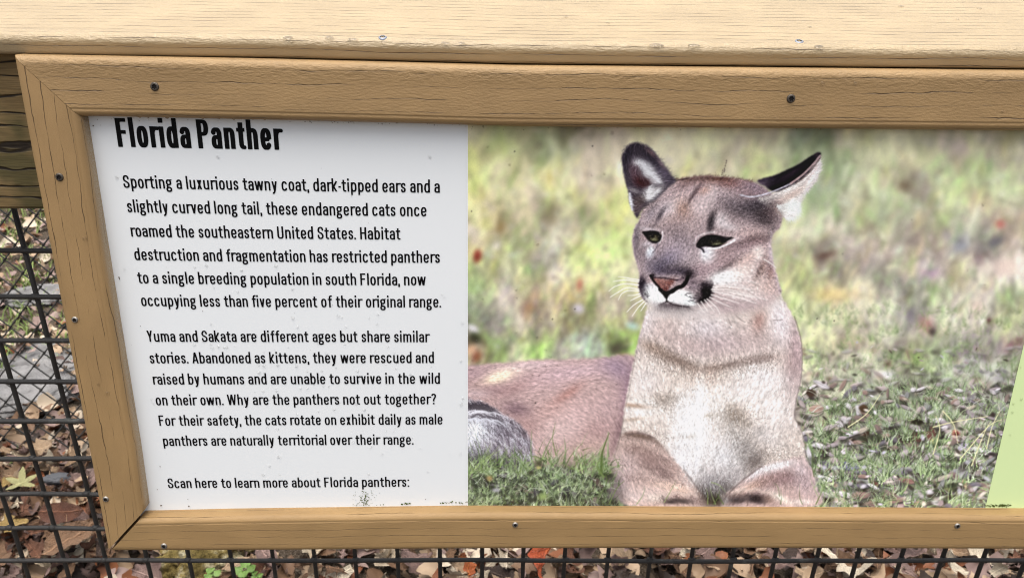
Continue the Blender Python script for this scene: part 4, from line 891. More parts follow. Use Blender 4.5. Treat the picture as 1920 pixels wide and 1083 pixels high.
# a fine print grain; a black scratch and specks on the print's face
img *= (1 + .018 * rng.normal(0, 1, (PH, PW)))[..., None]
for p in [[(688,155),(672,230),(655,310)],[(665,215),(645,330),(625,465)]]:
    q = spline(F(p), False, 20)
    for s in q[::2]: blob(s[0] + rng.normal(0, .4), s[1], 1.1, 1.3, 0, C(48, 34, 38), rng.choice([.2, .8]))
for sx, sy in [(906,237),(965,284),(884,396),(1078,579),(1036,598),(1111,274),(1004,755),(1532,597),(1275,508),(1564,601)]: blob(sx, sy, 1.3, 1.3, 0, C(30, 28, 26), .85)
np.clip(img, 0, 1, out=img)
PRINT = img
# ---------------------------------------------------------------- a condensed grotesque, drawn stroke by stroke
XH, ASC, DSC = .735, 1.03, -.25
def arc(cx, cy, rx, ry, a0, a1, n=18, p=2.5):
    out = []
    for a in np.linspace(math.radians(a0), math.radians(a1), n):
        c, s = math.cos(a), math.sin(a)
        out.append((cx + rx * math.copysign(abs(c) ** (2 / p), c), cy + ry * math.copysign(abs(s) ** (2 / p), s)))
    return out
def glyph_strokes(ch, w, h, k):
    """(strokes, advance, y-clip). w, h: thickness of uprights and of level strokes; k: width factor"""
    S = []; lo, hi = -9, 9
    def W(x): return x * k + w
    T, B = XH - h / 2, h / 2
    l = w / 2
    if ch in 'nmhru':
        r = W(.31) - w / 2
        if ch == 'm':
            m = W(.28) - w / 2; r = 2 * m - l
            S = [[(l, 0), (l, XH)], arc((l + m) / 2, T - .2, (m - l) / 2, .2, 175, 0) + [(m, 0)], arc((m + r) / 2, T - .2, (r - m) / 2, .2, 175, 0) + [(r, 0)]]
        elif ch == 'r':
            S = [[(l, 0), (l, XH)], arc(l + .22 * k, T - .24, .22 * k, .24, 175, 72)]; r = l + .22 * k
            return S, r + w * .2, (0, XH)
        elif ch == 'u': S = [[(r, 0), (r, XH)], [(l, XH)] + arc((l + r) / 2, B + .2, (r - l) / 2, .2, 180, 355)]
        else: S = [[(l, 0), (l, XH if ch == 'n' else ASC)], arc((l + r) / 2, T - .2, (r - l) / 2, .2, 175, 0) + [(r, 0)]]
        wd = r + w / 2; hi = ASC if ch == 'h' else XH + .005; lo = 0 if ch != 'u' else -.01
        return S, wd, (lo, hi)
    if ch in 'obdpqce':
        r = W(.315) - w / 2; cx = (l + r) / 2; rx = (r - l) / 2; cy = XH / 2; ry = XH / 2 - h / 2 + .006
        if ch == 'c': S = [arc(cx, cy, rx, ry, 28, 332, 40)]
        elif ch == 'e': S = [[(l, cy - .01), (r, cy - .01)] , arc(cx, cy, rx, ry, 0, 330, 40)]
        else: S = [arc(cx, cy, rx, ry, 0, 360, 48)]
        if ch == 'b': S.append([(l, 0), (l, ASC)])
        if ch == 'd': S.append([(r, 0), (r, ASC)])
        if ch == 'p': S.append([(l, DSC), (l, XH)])
        if ch == 'q': S.append([(r, DSC), (r, XH)])
        return S, r + w / 2, (DSC, ASC)
    if ch == 'a':
        r = W(.29) - w / 2; cx = (l + r) / 2; rx = (r - l) / 2; m = XH * .56
        S = [arc(cx, T - .19, rx, .19, 168, 0) + [(r, 0)], [(r, m)] + [(cx + .02, m - .01)] + arc(cx, m - .17, rx, .16, 95, 180, 8) + arc(cx, B + .13, rx, .13, 180, 350, 14)]
        return S, r + w / 2, (-.01, XH + .006)
    if ch == 'g':
        r = W(.30) - w / 2; cx = (l + r) / 2 - .01; rx = (r - l) / 2 - .005; h2 = h * .85
        S = [arc(cx, XH - .235, rx, .235 - h / 2, 0, 360, 40), [(r - .06, XH - .07), (r + .02, XH - .005), (r + w * .75, XH - .005)],
             [(l + .06, .30), (l + .015, .21), (l + .05, .125), (l + .14, .105), (cx + rx * .5, .10)] + arc(cx, -.045, rx + .015, .145, 70, -90, 16) + arc(cx, -.045, rx + .015, .145, 270, 130, 16) + [(l + .07, .10)]]
        return S, r + w * .7, (-.27, XH)
    if ch == 's':
        r = W(.26); sx = r - w; q = [(.96, .80), (.80, .97), (.5, 1.0), (.16, .93), (.04, .76), (.16, .60), (.5, .50), (.86, .40), (.97, .24), (.84, .06), (.5, 0), (.18, .03), (.02, .22)]
        S = [[tuple(p) for p in spline([(l + a * sx, B + b * (XH - h)) for a, b in q], False, 6)]]
        return S, r, (-.01, XH + .01)
    if ch == 'S':
        r = W(.36); sx = r - w; q = [(.97, .76), (.90, .90), (.74, .985), (.5, 1.0), (.2, .95), (.04, .78), (.10, .63), (.34, .54), (.66, .46), (.92, .35), (.98, .2), (.82, .05), (.5, 0), (.2, .03), (.05, .14), (.01, .27)]
        S = [[tuple(p) for p in spline([(l + a * sx, B + b * (1 - h)) for a, b in q], False, 6)]]
        return S, r, (-.01, 1.01)
    if ch == 'i': return [[(l, 0), (l, XH)], [(l, ASC - .17), (l, ASC)]], w, (0, ASC)
    if ch == 'l': return [[(l, 0), (l, ASC)]], w, (0, ASC)
    if ch == 't':
        x = .09 * k + w / 2
        return [[(x, XH + .19)] + arc(x + .13 * k, B + .12, .13 * k, .12, 180, 275, 10) + [(x + .19 * k, B)], [(0, T), (x + .2 * k, T)]], x + .2 * k, (0, XH + .19)
    if ch == 'f':
        x = .09 * k + w / 2
        return [[(x, 0)] + arc(x + .15 * k, ASC - h / 2 - .14, .15 * k, .14, 180, 80, 10), [(0, T), (x + .18 * k, T)]], x + .17 * k, (0, ASC)
    if ch == 'k':
        r = W(.32)
        return [[(l, 0), (l, ASC)], [(l, .24), (r - w * .55, XH + .08)], [(l + .09 * k, .36), (r - w * .4, -.08)]], r, (0, ASC)
    if ch in 'vyx':
        r = W(.30); m = r / 2
        if ch == 'v': S = [[(l * .9, XH + .1), (m, -.02)], [(r - l * .9, XH + .1), (m, -.02)]]
        elif ch == 'x': S = [[(l, XH + .1), (r - l, -.1)], [(r - l, XH + .1), (l, -.1)]]
        else: S = [[(l * .9, XH + .1), (m, .03)], [(r - l * .9, XH + .1), (m + .02, .0), (m - .05, -.16), (m - .1, DSC + h / 2), (l * .8, DSC + h / 2)]]
        return S, r, (0 if ch != 'y' else DSC - .02, XH)
    if ch == 'w':
        r = W(.55)
        return [[(l * .8, XH + .1), (r * .28, -.05)], [(r * .28, -.05), (r * .5, XH + .02)], [(r * .5, XH + .02), (r * .72, -.05)], [(r * .72, -.05), (r - l * .8, XH + .1)]], r, (0, XH)
    if ch == 'F': return [[(l, 0), (l, 1)], [(l, 1 - h / 2), (W(.29), 1 - h / 2)], [(l, .52), (W(.24), .52)]], W(.29), (0, 1)
    if ch == 'P':
        r = W(.34) - w / 2
        return [[(l, 0), (l, 1)], [(l, 1 - h / 2), (r - .17 * k, 1 - h / 2)] + arc(r - .17 * k, .72, .17 * k, .28 - h / 2, 90, -90, 20) + [(l, .44 + h / 2)]], r + w / 2, (0, 1)
    if ch == 'U':
        r = W(.36) - w / 2
        return [[(l, 1)] + arc((l + r) / 2, B + .2, (r - l) / 2, .2, 180, 360, 20) + [(r, 1)]], r + w / 2, (-.01, 1)
    if ch == 'H':
        r = W(.36) - w / 2
        return [[(l, 0), (l, 1)], [(r, 0), (r, 1)], [(l, .52), (r, .52)]], r + w / 2, (0, 1)
    if ch == 'Y':
        r = W(.36); m = r / 2
        return [[(l * .8, 1.12), (m, .42)], [(r - l * .8, 1.12), (m, .42)], [(m, 0), (m, .46)]], r, (0, 1)
    if ch == 'A':
        r = W(.38); m = r / 2
        return [[(l * .7, -.1), (m, 1.03)], [(r - l * .7, -.1), (m, 1.03)], [(r * .22, .27), (r * .78, .27)]], r, (0, 1)
    if ch == 'W':
        r = W(.66)
        return [[(l * .8, 1.1), (r * .28, -.05)], [(r * .28, -.05), (r * .5, 1.02)], [(r * .5, 1.02), (r * .72, -.05)], [(r * .72, -.05), (r - l * .8, 1.1)]], r, (0, 1)
    if ch == '.': return [[(l, 0), (l, w)]], w, (0, 1)
    if ch == ',': return [[(l, 0), (l, w)], [(l + w * .2, w * .2), (l - w * .12, -.14)]], w, (-.2, 1)
    if ch == ':': return [[(l, 0), (l, w)], [(l, XH - w), (l, XH)]], w, (0, 1)
    if ch == '-': return [[(0, .37), (.2 * k, .37)]], .2 * k, (0, 1)
    if ch == '?': return [arc(W(.28) / 2, .76, W(.28) / 2 - w / 2, .24 - h / 2, 165, -20, 20) + [(W(.28) / 2 + .03, .5), (W(.28) / 2, .40), (W(.28) / 2, .27)], [(W(.28) / 2, 0), (W(.28) / 2, w)]], W(.28), (0, 1)
    return [], .2, (0, 1)
ROUND = set('obdpqcegsSa'); 
def bearing(ch, side, w):
    if ch in 'vwxyYWAkt.,-': return .028
    if ch in 'oce' or (ch in 'bp' and side) or (ch in 'dq' and not side): return .048
    if ch in 'rf' and side: return .012
    if ch in 'sSag' : return .042
    return .066 if w < .17 else .05
GL = {}
def glyph(ch, w, h, k):
    """triangulated outline of a letter: vertices (n, 2), faces, width"""
    key = (ch, w, h, k)
    if key in GL: return GL[key]
    st, wd, (lo, hi) = glyph_strokes(ch, w, h, k)
    if not st: GL[key] = (None, None, wd); return GL[key]
    g = 1 / 64; x0, y0, x1, y1 = -.14, -.36, wd + .14, 1.14
    nx, ny = int((x1 - x0) / g) + 1, int((y1 - y0) / g) + 1
    gx = x0 + np.arange(nx) * g; gy = y0 + np.arange(ny) * g
    X, Y = np.meshgrid(gx, gy); D = np.full(X.shape, 9.0)
    for s in st:
        closed = abs(s[0][0] - s[-1][0]) + abs(s[0][1] - s[-1][1]) < 1e-6
        n = len(s) - 1
        for i in range(n):
            (ax, ay), (bx, by) = s[i], s[i + 1]; dx, dy = bx - ax, by - ay; L = math.hypot(dx, dy)
            if L < 1e-6: continue
            th = math.sqrt((w * dy / L) ** 2 + (h * dx / L) ** 2) / 2
            u = ((X - ax) * dx + (Y - ay) * dy) / L
            d = np.hypot(X - ax - np.clip(u, 0, L) * dx / L, Y - ay - np.clip(u, 0, L) * dy / L) - th
            if i == 0 and not closed: d = np.maximum(d, -u)
            if i == n - 1 and not closed: d = np.maximum(d, u - L)
            D = np.minimum(D, d)
    D = np.maximum(D, np.maximum(lo - Y, Y - hi))
    # marching squares
    segs = {}
    ins = D < 0
    def P(j, i, j2, i2):
        a, b = D[j, i], D[j2, i2]; t = a / (a - b)
        return (round(gx[i] + t * (gx[i2] - gx[i]), 5), round(gy[j] + t * (gy[j2] - gy[j]), 5))
    mixed = np.argwhere((ins[:-1, :-1].astype(int) + ins[1:, :-1] + ins[:-1, 1:] + ins[1:, 1:]) % 4 != 0)
    for j, i in mixed:
        c = [(j, i), (j, i + 1), (j + 1, i + 1), (j + 1, i)]; v = [ins[a] for a in c]; cr = []
        for e in range(4):
            if v[e] != v[(e + 1) % 4]: cr.append((P(*c[e], *c[(e + 1) % 4]), v[e]))
        outs = [p for p, s in cr if s]; inn = [p for p, s in cr if not s]
        if len(outs) == 1: segs.setdefault(outs[0], []).append(inn[0])
        else:
            for q in range(4):
                if q < len(cr) and cr[q][1]: segs.setdefault(cr[q][0], []).append(cr[(q + 1) % 4][0])
    loops = []
    while segs:
        s0 = next(iter(segs)); lp = [s0]; cur = s0
        while cur in segs:
            nxt = segs[cur].pop()
            if not segs[cur]: del segs[cur]
            if nxt == s0: break
            lp.append(nxt); cur = nxt
        if len(lp) > 5: loops.append(lp)
    cu = bpy.data.curves.new('glyph', 'CURVE'); cu.dimensions = '2D'; cu.fill_mode = 'BOTH'
    for lp in loops:
        keep = [p for q, p in enumerate(lp) if abs((lp[q - 1][0] - p[0]) * (lp[(q + 1) % len(lp)][1] - p[1]) - (lp[q - 1][1] - p[1]) * (lp[(q + 1) % len(lp)][0] - p[0])) > 2e-6]
        if len(keep) < 3: continue
        sp = cu.splines.new('POLY'); sp.points.add(len(keep) - 1); sp.use_cyclic_u = True
        for q, p in enumerate(keep): sp.points[q].co = (p[0], p[1], 0, 1)
    ob = bpy.data.objects.new('glyph', cu); me = bpy.data.meshes.new_from_object(ob)
    vs = np.array([v.co[:2] for v in me.vertices]); fs = [tuple(p.vertices) for p in me.polygons]
    bpy.data.objects.remove(ob); bpy.data.meshes.remove(me); bpy.data.curves.remove(cu)
    GL[key] = (vs, fs, wd); return GL[key]
def set_line(text, w, h, k):
    """letters of a line side by side, in cap heights"""
    x = 0; V = []; Fc = []; n = 0
    for i, ch in enumerate(text):
        if ch == ' ': x += (.345 if w < .17 else .28); continue
        vs, fs, wd = glyph(ch, w, h, k)
        if i and text[i - 1] != ' ': x += bearing(ch, 0, w)
        V.append(vs + np.array([x, 0])); Fc += [tuple(a + n for a in f) for f in fs]; n += len(vs)
        x += wd + (bearing(ch, 1, w) if i + 1 < len(text) and text[i + 1] != ' ' else 0)
    return np.vstack(V), Fc, x
# ---------------------------------------------------------------- the sign
sign = empty('information_sign', sign_pt(0.19, .24, -.02))
tag(sign, 'wood framed information sign with white text panel and a photo of a resting tan panther', 'sign')
DPT, RND = .016, .0068                        # how far the frame stands out, how round its edges are
def board(name, outer, crease, horiz, mat, n=60, flip=False, nudge=(0, 0)):
    """outer, crease: two matching polylines of (a, b) on the frame's front; the section is swept between them"""
    outer, crease = np.array(outer), np.array(crease); V = []; UV = []
    k = None
    for (oa, ob), (ca, cb) in zip(outer, crease):
        Wd = abs(ob - cb) if horiz else abs(oa - ca)
        p = [(-RND, -.0035)]
        for t_ in np.linspace(0, 90, 9): p.append((-RND * math.cos(math.radians(t_)), DPT - RND + RND * math.sin(math.radians(t_)) - (.0006 if t_ > 85 else 0)))
        p += [(.0004, DPT - .0005), (.0010, DPT), (.0016, DPT)]
        p += [(w_, DPT) for w_ in np.linspace(.004, Wd - RND, 7)]
        for t_ in np.linspace(10, 90, 8): p.append((Wd - RND + RND * math.sin(math.radians(t_)), DPT - RND + RND * math.cos(math.radians(t_))))
        p += [(Wd, -.022), (-RND, -.022)]
        k = len(p); cum = 0; last = None
        for w_, z_ in p:
            if last: cum += math.hypot(w_ - last[0], z_ - last[1])
            last = (w_, z_); f = w_ / Wd
            a, b = ca + (oa - ca) * f, cb + (ob - cb) * f
            V.append(sign_pt(a, b, z_)); UV.append((a if horiz else b, cum))
    m_ = len(outer)
    Fc = [(i * k + j, (i + 1) * k + j, (i + 1) * k + (j + 1) % k, i * k + (j + 1) % k) for i in range(m_ - 1) for j in range(k)]
    Fc += [tuple(range(k)), tuple((m_ - 1) * k + j for j in reversed(range(k)))]
    me = mesh(name, V, Fc, True, UV); ob_ = link(name, me, mat, sign)
    bm = bmesh.new(); bm.from_mesh(me); bmesh.ops.recalc_face_normals(bm, faces=bm.faces); bm.to_mesh(me); bm.free()
    for pl in me.polygons:
        if len(pl.vertices) > 4: pl.use_smooth = False
    try: me.set_sharp_from_angle(angle=math.radians(50))
    except Exception: pass
    return ob_
TO = [(22, 104), (480, 112.5), (960, 125), (1440, 129.5), (1920, 134.5), (2700, 142)]
TC = [(132, 204), (300, 207), (480, 211), (720, 216.5), (960, 223.5), (1300, 226), (1440, 227), (1920, 231.5), (2700, 239)]
BC = [(272, 984), (420, 980.5), (880, 974.5), (1400, 976.8), (1920, 979.2), (2700, 983)]
BO = [(203, 1035.5), (480, 1035), (880, 1032), (1400, 1031), (1920, 1033), (2700, 1037)]
XR_O, XR_C = .790, .742                       # the far right end, out of the picture
def poly(L, x0, x1, n=60):
    return [on_sign(x, lerp(L, x), DPT) for x in np.linspace(x0, x1, n)]
def scan(L, x0, a_end, n=60):
    """the polyline L from x0 to where it reaches a_end across the sign"""
    lo, hi = x0, 2700
    for _ in range(40):
        m_ = (lo + hi) / 2
        if on_sign(m_, lerp(L, m_), DPT)[0] < a_end: lo = m_
        else: hi = m_
    return poly(L, x0, lo, n)
top = board('frame_board', scan(TO, 23, XR_O), scan(TC, 132.5, XR_C), True, M_FRAME)
low = board('frame_board', scan(BO, 205, XR_O), scan(BC, 252.5, XR_C), True, M_LOW)
LO = [(103.5, 21.5), (300, 58), (600, 117), (800, 155.5), (1033, 199.5)]      # y, x
LC = [(204, 131.5), (270, 142.5), (500, 181), (670, 210), (850, 241), (968, 258.5)]
so = [on_sign(lerp(LO, y), y, DPT) for y in np.linspace(103.5, 1033.5, 50)]; sc_ = [on_sign(lerp(LC, y), y, DPT) for y in np.linspace(204, 970, 50)]
side = board('frame_board', so, sc_, False, M_SIDE)
so_r = [(XR_O, b) for a, b in so]; b0, b1 = scan(TC, 132.5, XR_C)[-1][1], scan(BC, 252.5, XR_C)[-1][1]; t0, t1 = scan(TO, 23, XR_O)[-1][1], scan(BO, 205, XR_O)[-1][1]
far = board('frame_board', [(XR_O, b) for b in np.linspace(t0 + .0004, t1 - .0004, 20)], [(XR_C, b) for b in np.linspace(b0, b1, 20)], False, M_SIDE)
for par, px, py, r, mt, sk in ((top, 290, 162.5, .0034, M_STEEL_D, .0002), (top, 1483, 185, .0034, M_STEEL_D, .0002), (side, 111.5, 332, .0034, M_STEEL_D, .0002), (side, 140.5, 599, .0028, M_STEEL, .0001),
                               (side, 198.5, 935, .0029, M_STEEL, .0001), (low, 307.5, 1023, .0031, M_STEEL, .0001), (low, 966, 983, .0028, M_STEEL, .0001), (low, 1795, 985, .0028, M_STEEL, .0001)):
    a, b = on_sign(px, py, DPT); screw('screw', sign_pt(a, b, DPT + .0002), SN, r, par, mt, sk, random.random())

# white panel
t = NT('white_panel'); nz = t.noise(t.coord('Object'), 6, 3)
M_WHITE = t.done(t.mix(nz, (.765, .79, .795), (.79, .812, .816)), .42, .35)
A0 = on_sign(150, 500)[0]; B0, B1 = on_sign(877, 205)[1], on_sign(877, 966)[1]
xa0 = on_sign(150, 205)[0] - .01; xa1 = .76
V = [sign_pt(a, b, z) for z in (0, -.003) for a, b in ((xa0, B0), (xa1, B0), (xa1, B1), (xa0, B1))]
panel = link('panel', mesh('panel', V, [(3, 2, 1, 0), (4, 5, 6, 7), (0, 1, 5, 4), (1, 2, 6, 5), (2, 3, 7, 6), (3, 0, 4, 7)]), M_WHITE, sign)

# the printed photograph: one mesh cell per print dot, colour in a vertex attribute
lin = lambda c: np.where(c <= .04045, c / 12.92, ((c + .055) / 1.055) ** 2.4)
STEP = 1.3
px = np.arange(876.8, OX + PW - 3, STEP); py = np.arange(222.0, 958.0, STEP)
PX, PY = np.meshgrid(px, py)
rx, ry = (PX - 877) / 1500, (541.5 - PY) / 1500
dy, dz = CP + ry * SP, ry * CP - SP
OFF = .00025; base = SO + SN * OFF
tt = ((base - EYE).dot(SN)) / (dy * SN.y + dz * SN.z)
co = np.stack([rx * tt, dy * tt, CAM_Z + dz * tt], -1).reshape(-1, 3).astype(np.float32)
h_, w_ = PX.shape
idx = np.arange(h_ * w_).reshape(h_, w_)
quads = np.stack([idx[1:, :-1], idx[1:, 1:], idx[:-1, 1:], idx[:-1, :-1]], -1).reshape(-1, 4)
me = bpy.data.meshes.new('printed_photo'); me.vertices.add(len(co)); me.vertices.foreach_set('co', co.ravel())
me.loops.add(quads.size); me.loops.foreach_set('vertex_index', quads.ravel().astype(np.int32))
me.polygons.add(len(quads)); me.polygons.foreach_set('loop_start', np.arange(0, quads.size, 4, dtype=np.int32))
me.update(calc_edges=True)
u, v = PX - OX - .0, PY - OY - .0
i0, j0 = np.clip(u.astype(int), 0, PW - 2), np.clip(v.astype(int), 0, PH - 2); fu, fv = (u - i0)[..., None], (v - j0)[..., None]
cc = (PRINT[j0, i0] * (1 - fu) + PRINT[j0, i0 + 1] * fu) * (1 - fv) + (PRINT[j0 + 1, i0] * (1 - fu) + PRINT[j0 + 1, i0 + 1] * fu) * fv
rgba = np.ones((h_ * w_, 4), np.float32); rgba[:, :3] = np.clip(lin(cc) * INK_GAIN, 0, .95).reshape(-1, 3)
at = me.color_attributes.new('print', 'FLOAT_COLOR', 'POINT'); at.data.foreach_set('color', rgba.ravel())
t = NT('printed_ink'); n_ = t.n.new('ShaderNodeVertexColor'); n_.layer_name = 'print'
M_INK = t.done(n_.outputs[0], .42, .3)
link('printed_photo', me, M_INK, sign)
M_GREEN = plain('pale_green_print', (.67, .81, .41), .42, .35, 0, .015, 8)
ga = on_sign(1847.5, 960)[0]; gb = on_sign(1847.5, 947)[0]
V = [sign_pt(a, b, .0006) for a, b in ((ga + .004, B0 + .004), (.755, B0 + .004), (.755, B1 - .002), (ga + .004, B1 - .002))]
e0, e1 = on_sign(1847.2, 949), on_sign(1920, 640); sl = (e1[0] - e0[0]) / (e1[1] - e0[1])
V[0] = sign_pt(e0[0] + sl * (B0 + .004 - e0[1]), B0 + .004, .0006); V[3] = sign_pt(e0[0] + sl * (B1 - .002 - e0[1]), B1 - .002, .0006)
link('green_panel', mesh('green_panel', V, [(3, 2, 1, 0)]), M_GREEN, sign)
# a thin white print margin along the photograph's edge
V = [sign_pt(*on_sign(x_, y_), .0005) for x_, y_ in ((875.4, 224), (877.1, 224), (877.4, 956), (876.0, 956))]
link('photo_margin', mesh('photo_margin', V, [(3, 2, 1, 0)]), plain('white_margin', (.84, .85, .86), .4), sign)

# lettering
M_TEXT = plain('black_ink', (.0035, .0035, .004), .5, .08)
LINES = [("Sporting a luxurious tawny coat, dark-tipped ears and a", 232.5, 352, 824.8, 361.2), ("slightly curved long tail, these endangered cats once", 239.8, 397.5, 800, 405.3),
         ("roamed the southeastern United States. Habitat", 246.8, 443.2, 751, 448.8), ("destruction and fragmentation has restricted panthers", 253.4, 487.2, 825, 492.4),
         ("to a single breeding population in south Florida, now", 259.5, 530.6, 798.5, 534.4), ("occupying less than five percent of their original range.", 266, 573.2, 827.2, 575.6),
         ("Yuma and Sakata are different ages but share similar", 277, 640, 804.7, 640.8), ("stories. Abandoned as kittens, they were rescued and", 282, 680.4, 813.8, 679.8),
         ("raised by humans and are unable to survive in the wild", 288, 720, 825, 718.6), ("on their own. Why are the panthers not out together?", 293.3, 759, 817.8, 756.8),
         ("For their safety, the cats rotate on exhibit daily as male", 299.5, 797.2, 830, 794.6), ("panthers are naturally territorial over their range.", 307, 835, 775.4, 832.3),
         ("Scan here to learn more about Florida panthers:", 315.8, 914, 767.4, 911.2)]
def place_line(text, xl, yl, xr, yr, cap, name, w, h, k, sag=0.0):
    V2, Fc, wd = set_line(text, w, h, k); sx = (xr - xl) / wd
    P = []
    for a, b in V2:
        f = a / wd; bx, by = xl + (xr - xl) * f, yl + (yr - yl) * f + sag * 4 * f * (1 - f)
        P.append(sign_pt(*on_sign(bx + (bx - 877) / (4808 - by) * b * cap, by - b * cap), .0004))
    return link(name, mesh(name, P, Fc), M_TEXT, sign), sx / cap
for text, xl, yl, xr, yr in LINES:
    cap = 24.0 * ((4808 - yl) / 4457) ** 2
    ob_, r_ = place_line(text, xl, yl, xr, yr, cap, 'text_line', .138, .118, 1.0, .8 if yl < 600 else 0)
    print('line', round(r_, 3), text[:20])
print(place_line("Florida Panther", 222.3, 275.2, 529.5, 281, 54, 'title_text', .185, .13, .80)[1])

# rain drops on the panel, drips under the top board
t = NT('water'); t.b.inputs['Transmission Weight'].default_value = 1; t.b.inputs['IOR'].default_value = 1.33; M_WATER = t.done((1, 1, 1), 0.0, .5)
def drop_mesh(i):
    g_ = random.Random(i); V = [(0, 0, 1)]; Fc = []; K, R = 14, 5
    lob = [g_.uniform(-.14, .14) for _ in range(3)]; el = g_.uniform(.85, 1.45)
    for r_ in range(1, R + 1):
        ph = r_ / R * math.pi / 2
        for k_ in range(K):
            th = 2 * math.pi * k_ / K; q_ = 1 + lob[0] * math.cos(th) + lob[1] * math.cos(2 * th + 1) + lob[2] * math.sin(3 * th)
            V.append((math.sin(ph) * math.cos(th) * q_ / el ** .5, math.sin(ph) * math.sin(th) * q_ * el ** .5, math.cos(ph)))
    for k_ in range(K): Fc.append((0, 1 + k_, 1 + (k_ + 1) % K))
    for r_ in range(R - 1):
        for k_ in range(K): Fc.append((1 + r_ * K + k_, 1 + (r_ + 1) * K + k_, 1 + (r_ + 1) * K + (k_ + 1) % K, 1 + r_ * K + (k_ + 1) % K))
    return mesh('water_drop', V, Fc, True)
DROPS = [drop_mesh(i) for i in range(9)]
for d_ in DROPS: d_.materials.append(M_WATER)
def drop(px_, py_, r, parent, off=.0005, ang=0.0, hgt=.42):
    o = bpy.data.objects.new('water_drop', random.choice(DROPS)); COL.objects.link(o)
    a, b = on_sign(px_, py_, off); p = sign_pt(a, b, off)
    yv = -SDN; m3 = Matrix((SX, yv, SN)).transposed() @ Matrix.Rotation(ang, 3, 'Z')
    base = Vector((0, 0, 0)); q = parent
    while q: base += q.location; q = q.parent
    o.parent = parent; M_ = Matrix.Translation(p - base) @ m3.to_4x4() @ Matrix.Diagonal((r, r, r * hgt, 1)); o.matrix_local = M_
    return o
KNOWN = [(408,294,4),(219,332,4.5),(806,294,4),(1148,250,5),(915,275,3.5),(955,308,3.5),(1109,328,3),(1133,325,3),(233,504,3),(387,497,4),(365,500,3),(453,506,4),(517,497,4.5),(445,546,3),(401,537,3),(548,541,3.5),(867,604,4),(864,675,4),(868,746,3.5),(865,757,4.5),
         (685,711,2),(626,766,4),(683,767,4),(863,849,4.5),(843,849,3),(695,837,4),(716,850,3.5),(662,828,4),(523,855,5),(505,872,4),(493,889,4),(524,888,2.5),(634,591,4),(549,595,4.5),(709,588,3.5),(833,556,3),(829,551,2.5),(612,661,3.5),(670,694,4),(397,651,4),(409,648,4),(425,650,4),(364,645,3.5),(485,697,5),(495,684,4.5),(521,684,4),(555,685,4.5),
         (493,732,3.5),(519,732,3),(576,727,3.5),(563,727,3),(750,737,3.5),(707,607,3),(692,595,2.5),(395,606,3),(558,612,3.5),(501,800,3),(521,803,3),(691,888,3),(803,883,3),
         (1008,457,3.5),(968,542,3.5),(969,557,3),(905,559,3),(1060,580,3.5),(1015,597,3.5),(968,622,3.5),(1007,631,4),(1036,634,3),(1022,654,4),(1024,685,4),(1044,683,4),(1010,702,3.5),(1016,716,4),(998,702,3),(1057,721,3.5),(893,718,4.5),(882,714,4),(1118,727,3.5),(1004,767,4),(1015,767,3.5),(1022,752,4),(1156,719,3.5),(1045,762,3),(1032,668,3),(903,820,3.5),(888,803,4),(1157,766,4),(1126,814,3),(1050,798,3),
         (1710,409,3.5),(1844,382,5),(1829,476,3.5),(1815,505,3),(1580,474,2.5),(1679,527,2.5),(1847,532,3),(1900,757,3.5),(1898,773,4),(1915,748,4.5),(1893,815,3),(1913,688,3)]
KNOWN = [(x, y, r) for x, y, r in KNOWN]
bod = [(1301,596),(1311,602),(1384,618),(1228,634),(1341,670),(1231,686),(1219,702),(1299,729),(1299,730),(1275,761),(1461,790),(1459,828),(1333,839),(1273,815),(1290,836),(1273,835),(1216,903),(1182,762),(1462,578),(1460,683),(1527,623),(1513,645),(1548,665),(1514,709)]
for x, y, r in KNOWN: drop(x, y, r / 2150 * .72, sign, .0005, random.uniform(-.5, .5), .36)
for x, y in bod[:max(0, 100 - len(KNOWN))]: drop(x, y, 3.2 / 2150 * .72, sign, .0005, random.uniform(-.5, .5), .30)
V = []; Fc = []
def stuff_drop(px_, py_, r):
    me_ = random.choice(DROPS); a, b = on_sign(px_, py_, .0005); p = sign_pt(a, b, .0005); n0 = len(V); s_ = r / 2150
    for v_ in me_.vertices: V.append(p + SX * v_.co.x * s_ - SDN * v_.co.y * s_ + SN * v_.co.z * s_ * .3)
    for f_ in me_.polygons: Fc.append(tuple(n0 + q for q in f_.vertices))
for i in range(150):
    x_ = random.gauss(590, 130) if random.random() < .72 else random.uniform(880, 1500); y_ = random.gauss(715, 75)
    if 240 < x_ < 1840 and 560 < y_ < 905: stuff_drop(x_, y_, random.uniform(.9, 2.2))
for x_, y_ in bod[max(0, 100 - len(KNOWN)):]: stuff_drop(x_, y_, 2.3)
ob_ = link('fine_rain_drops', mesh('fine_rain_drops', V, Fc, True), M_WATER, sign); ob_['kind'] = 'stuff'
# drips hanging along the inner lower edge of the top board, beads on its front and on the rail
for x_, r in ((262,4),(313,4.5),(380,4),(437,4),(410,3.5),(475,3),(497,3.5),(1075,3.5),(1120,3.5),(1268,3.5),(1487,3),(1545,3),(1815,3.5),(1728,3),(278,3.5),(569,2.5),(1600,2.5),(1900,3)):
    yc = lerp(TC, x_) + 9.0; drop(x_, yc + 1.5, r / 2150, top, .008, random.uniform(-.3, .3), .8)
for x_, y_, r in ((100,107,4),(80,395,4),(158,447,4.5),(97,530,3),(185,720,4),(201,737,5),(1543,157,4.5),(1603,157,4),(905,131,4),(428,134,6),(1267,229,4),(1880,209,3)):
    drop(x_, y_, r / 2150 * .8, side if x_ < 210 and y_ > 300 else top, DPT + .0002 - (.003 if y_ < 136 and x_ > 300 else 0), 0, .35)
for x_, y_, r in ((239,92,4),(666,89,4.5),(631,98,5),(929,107,5),(667,101,3)):
    drop(x_, y_, r / 2150 * .8, rail, -.0055, 0, .45)
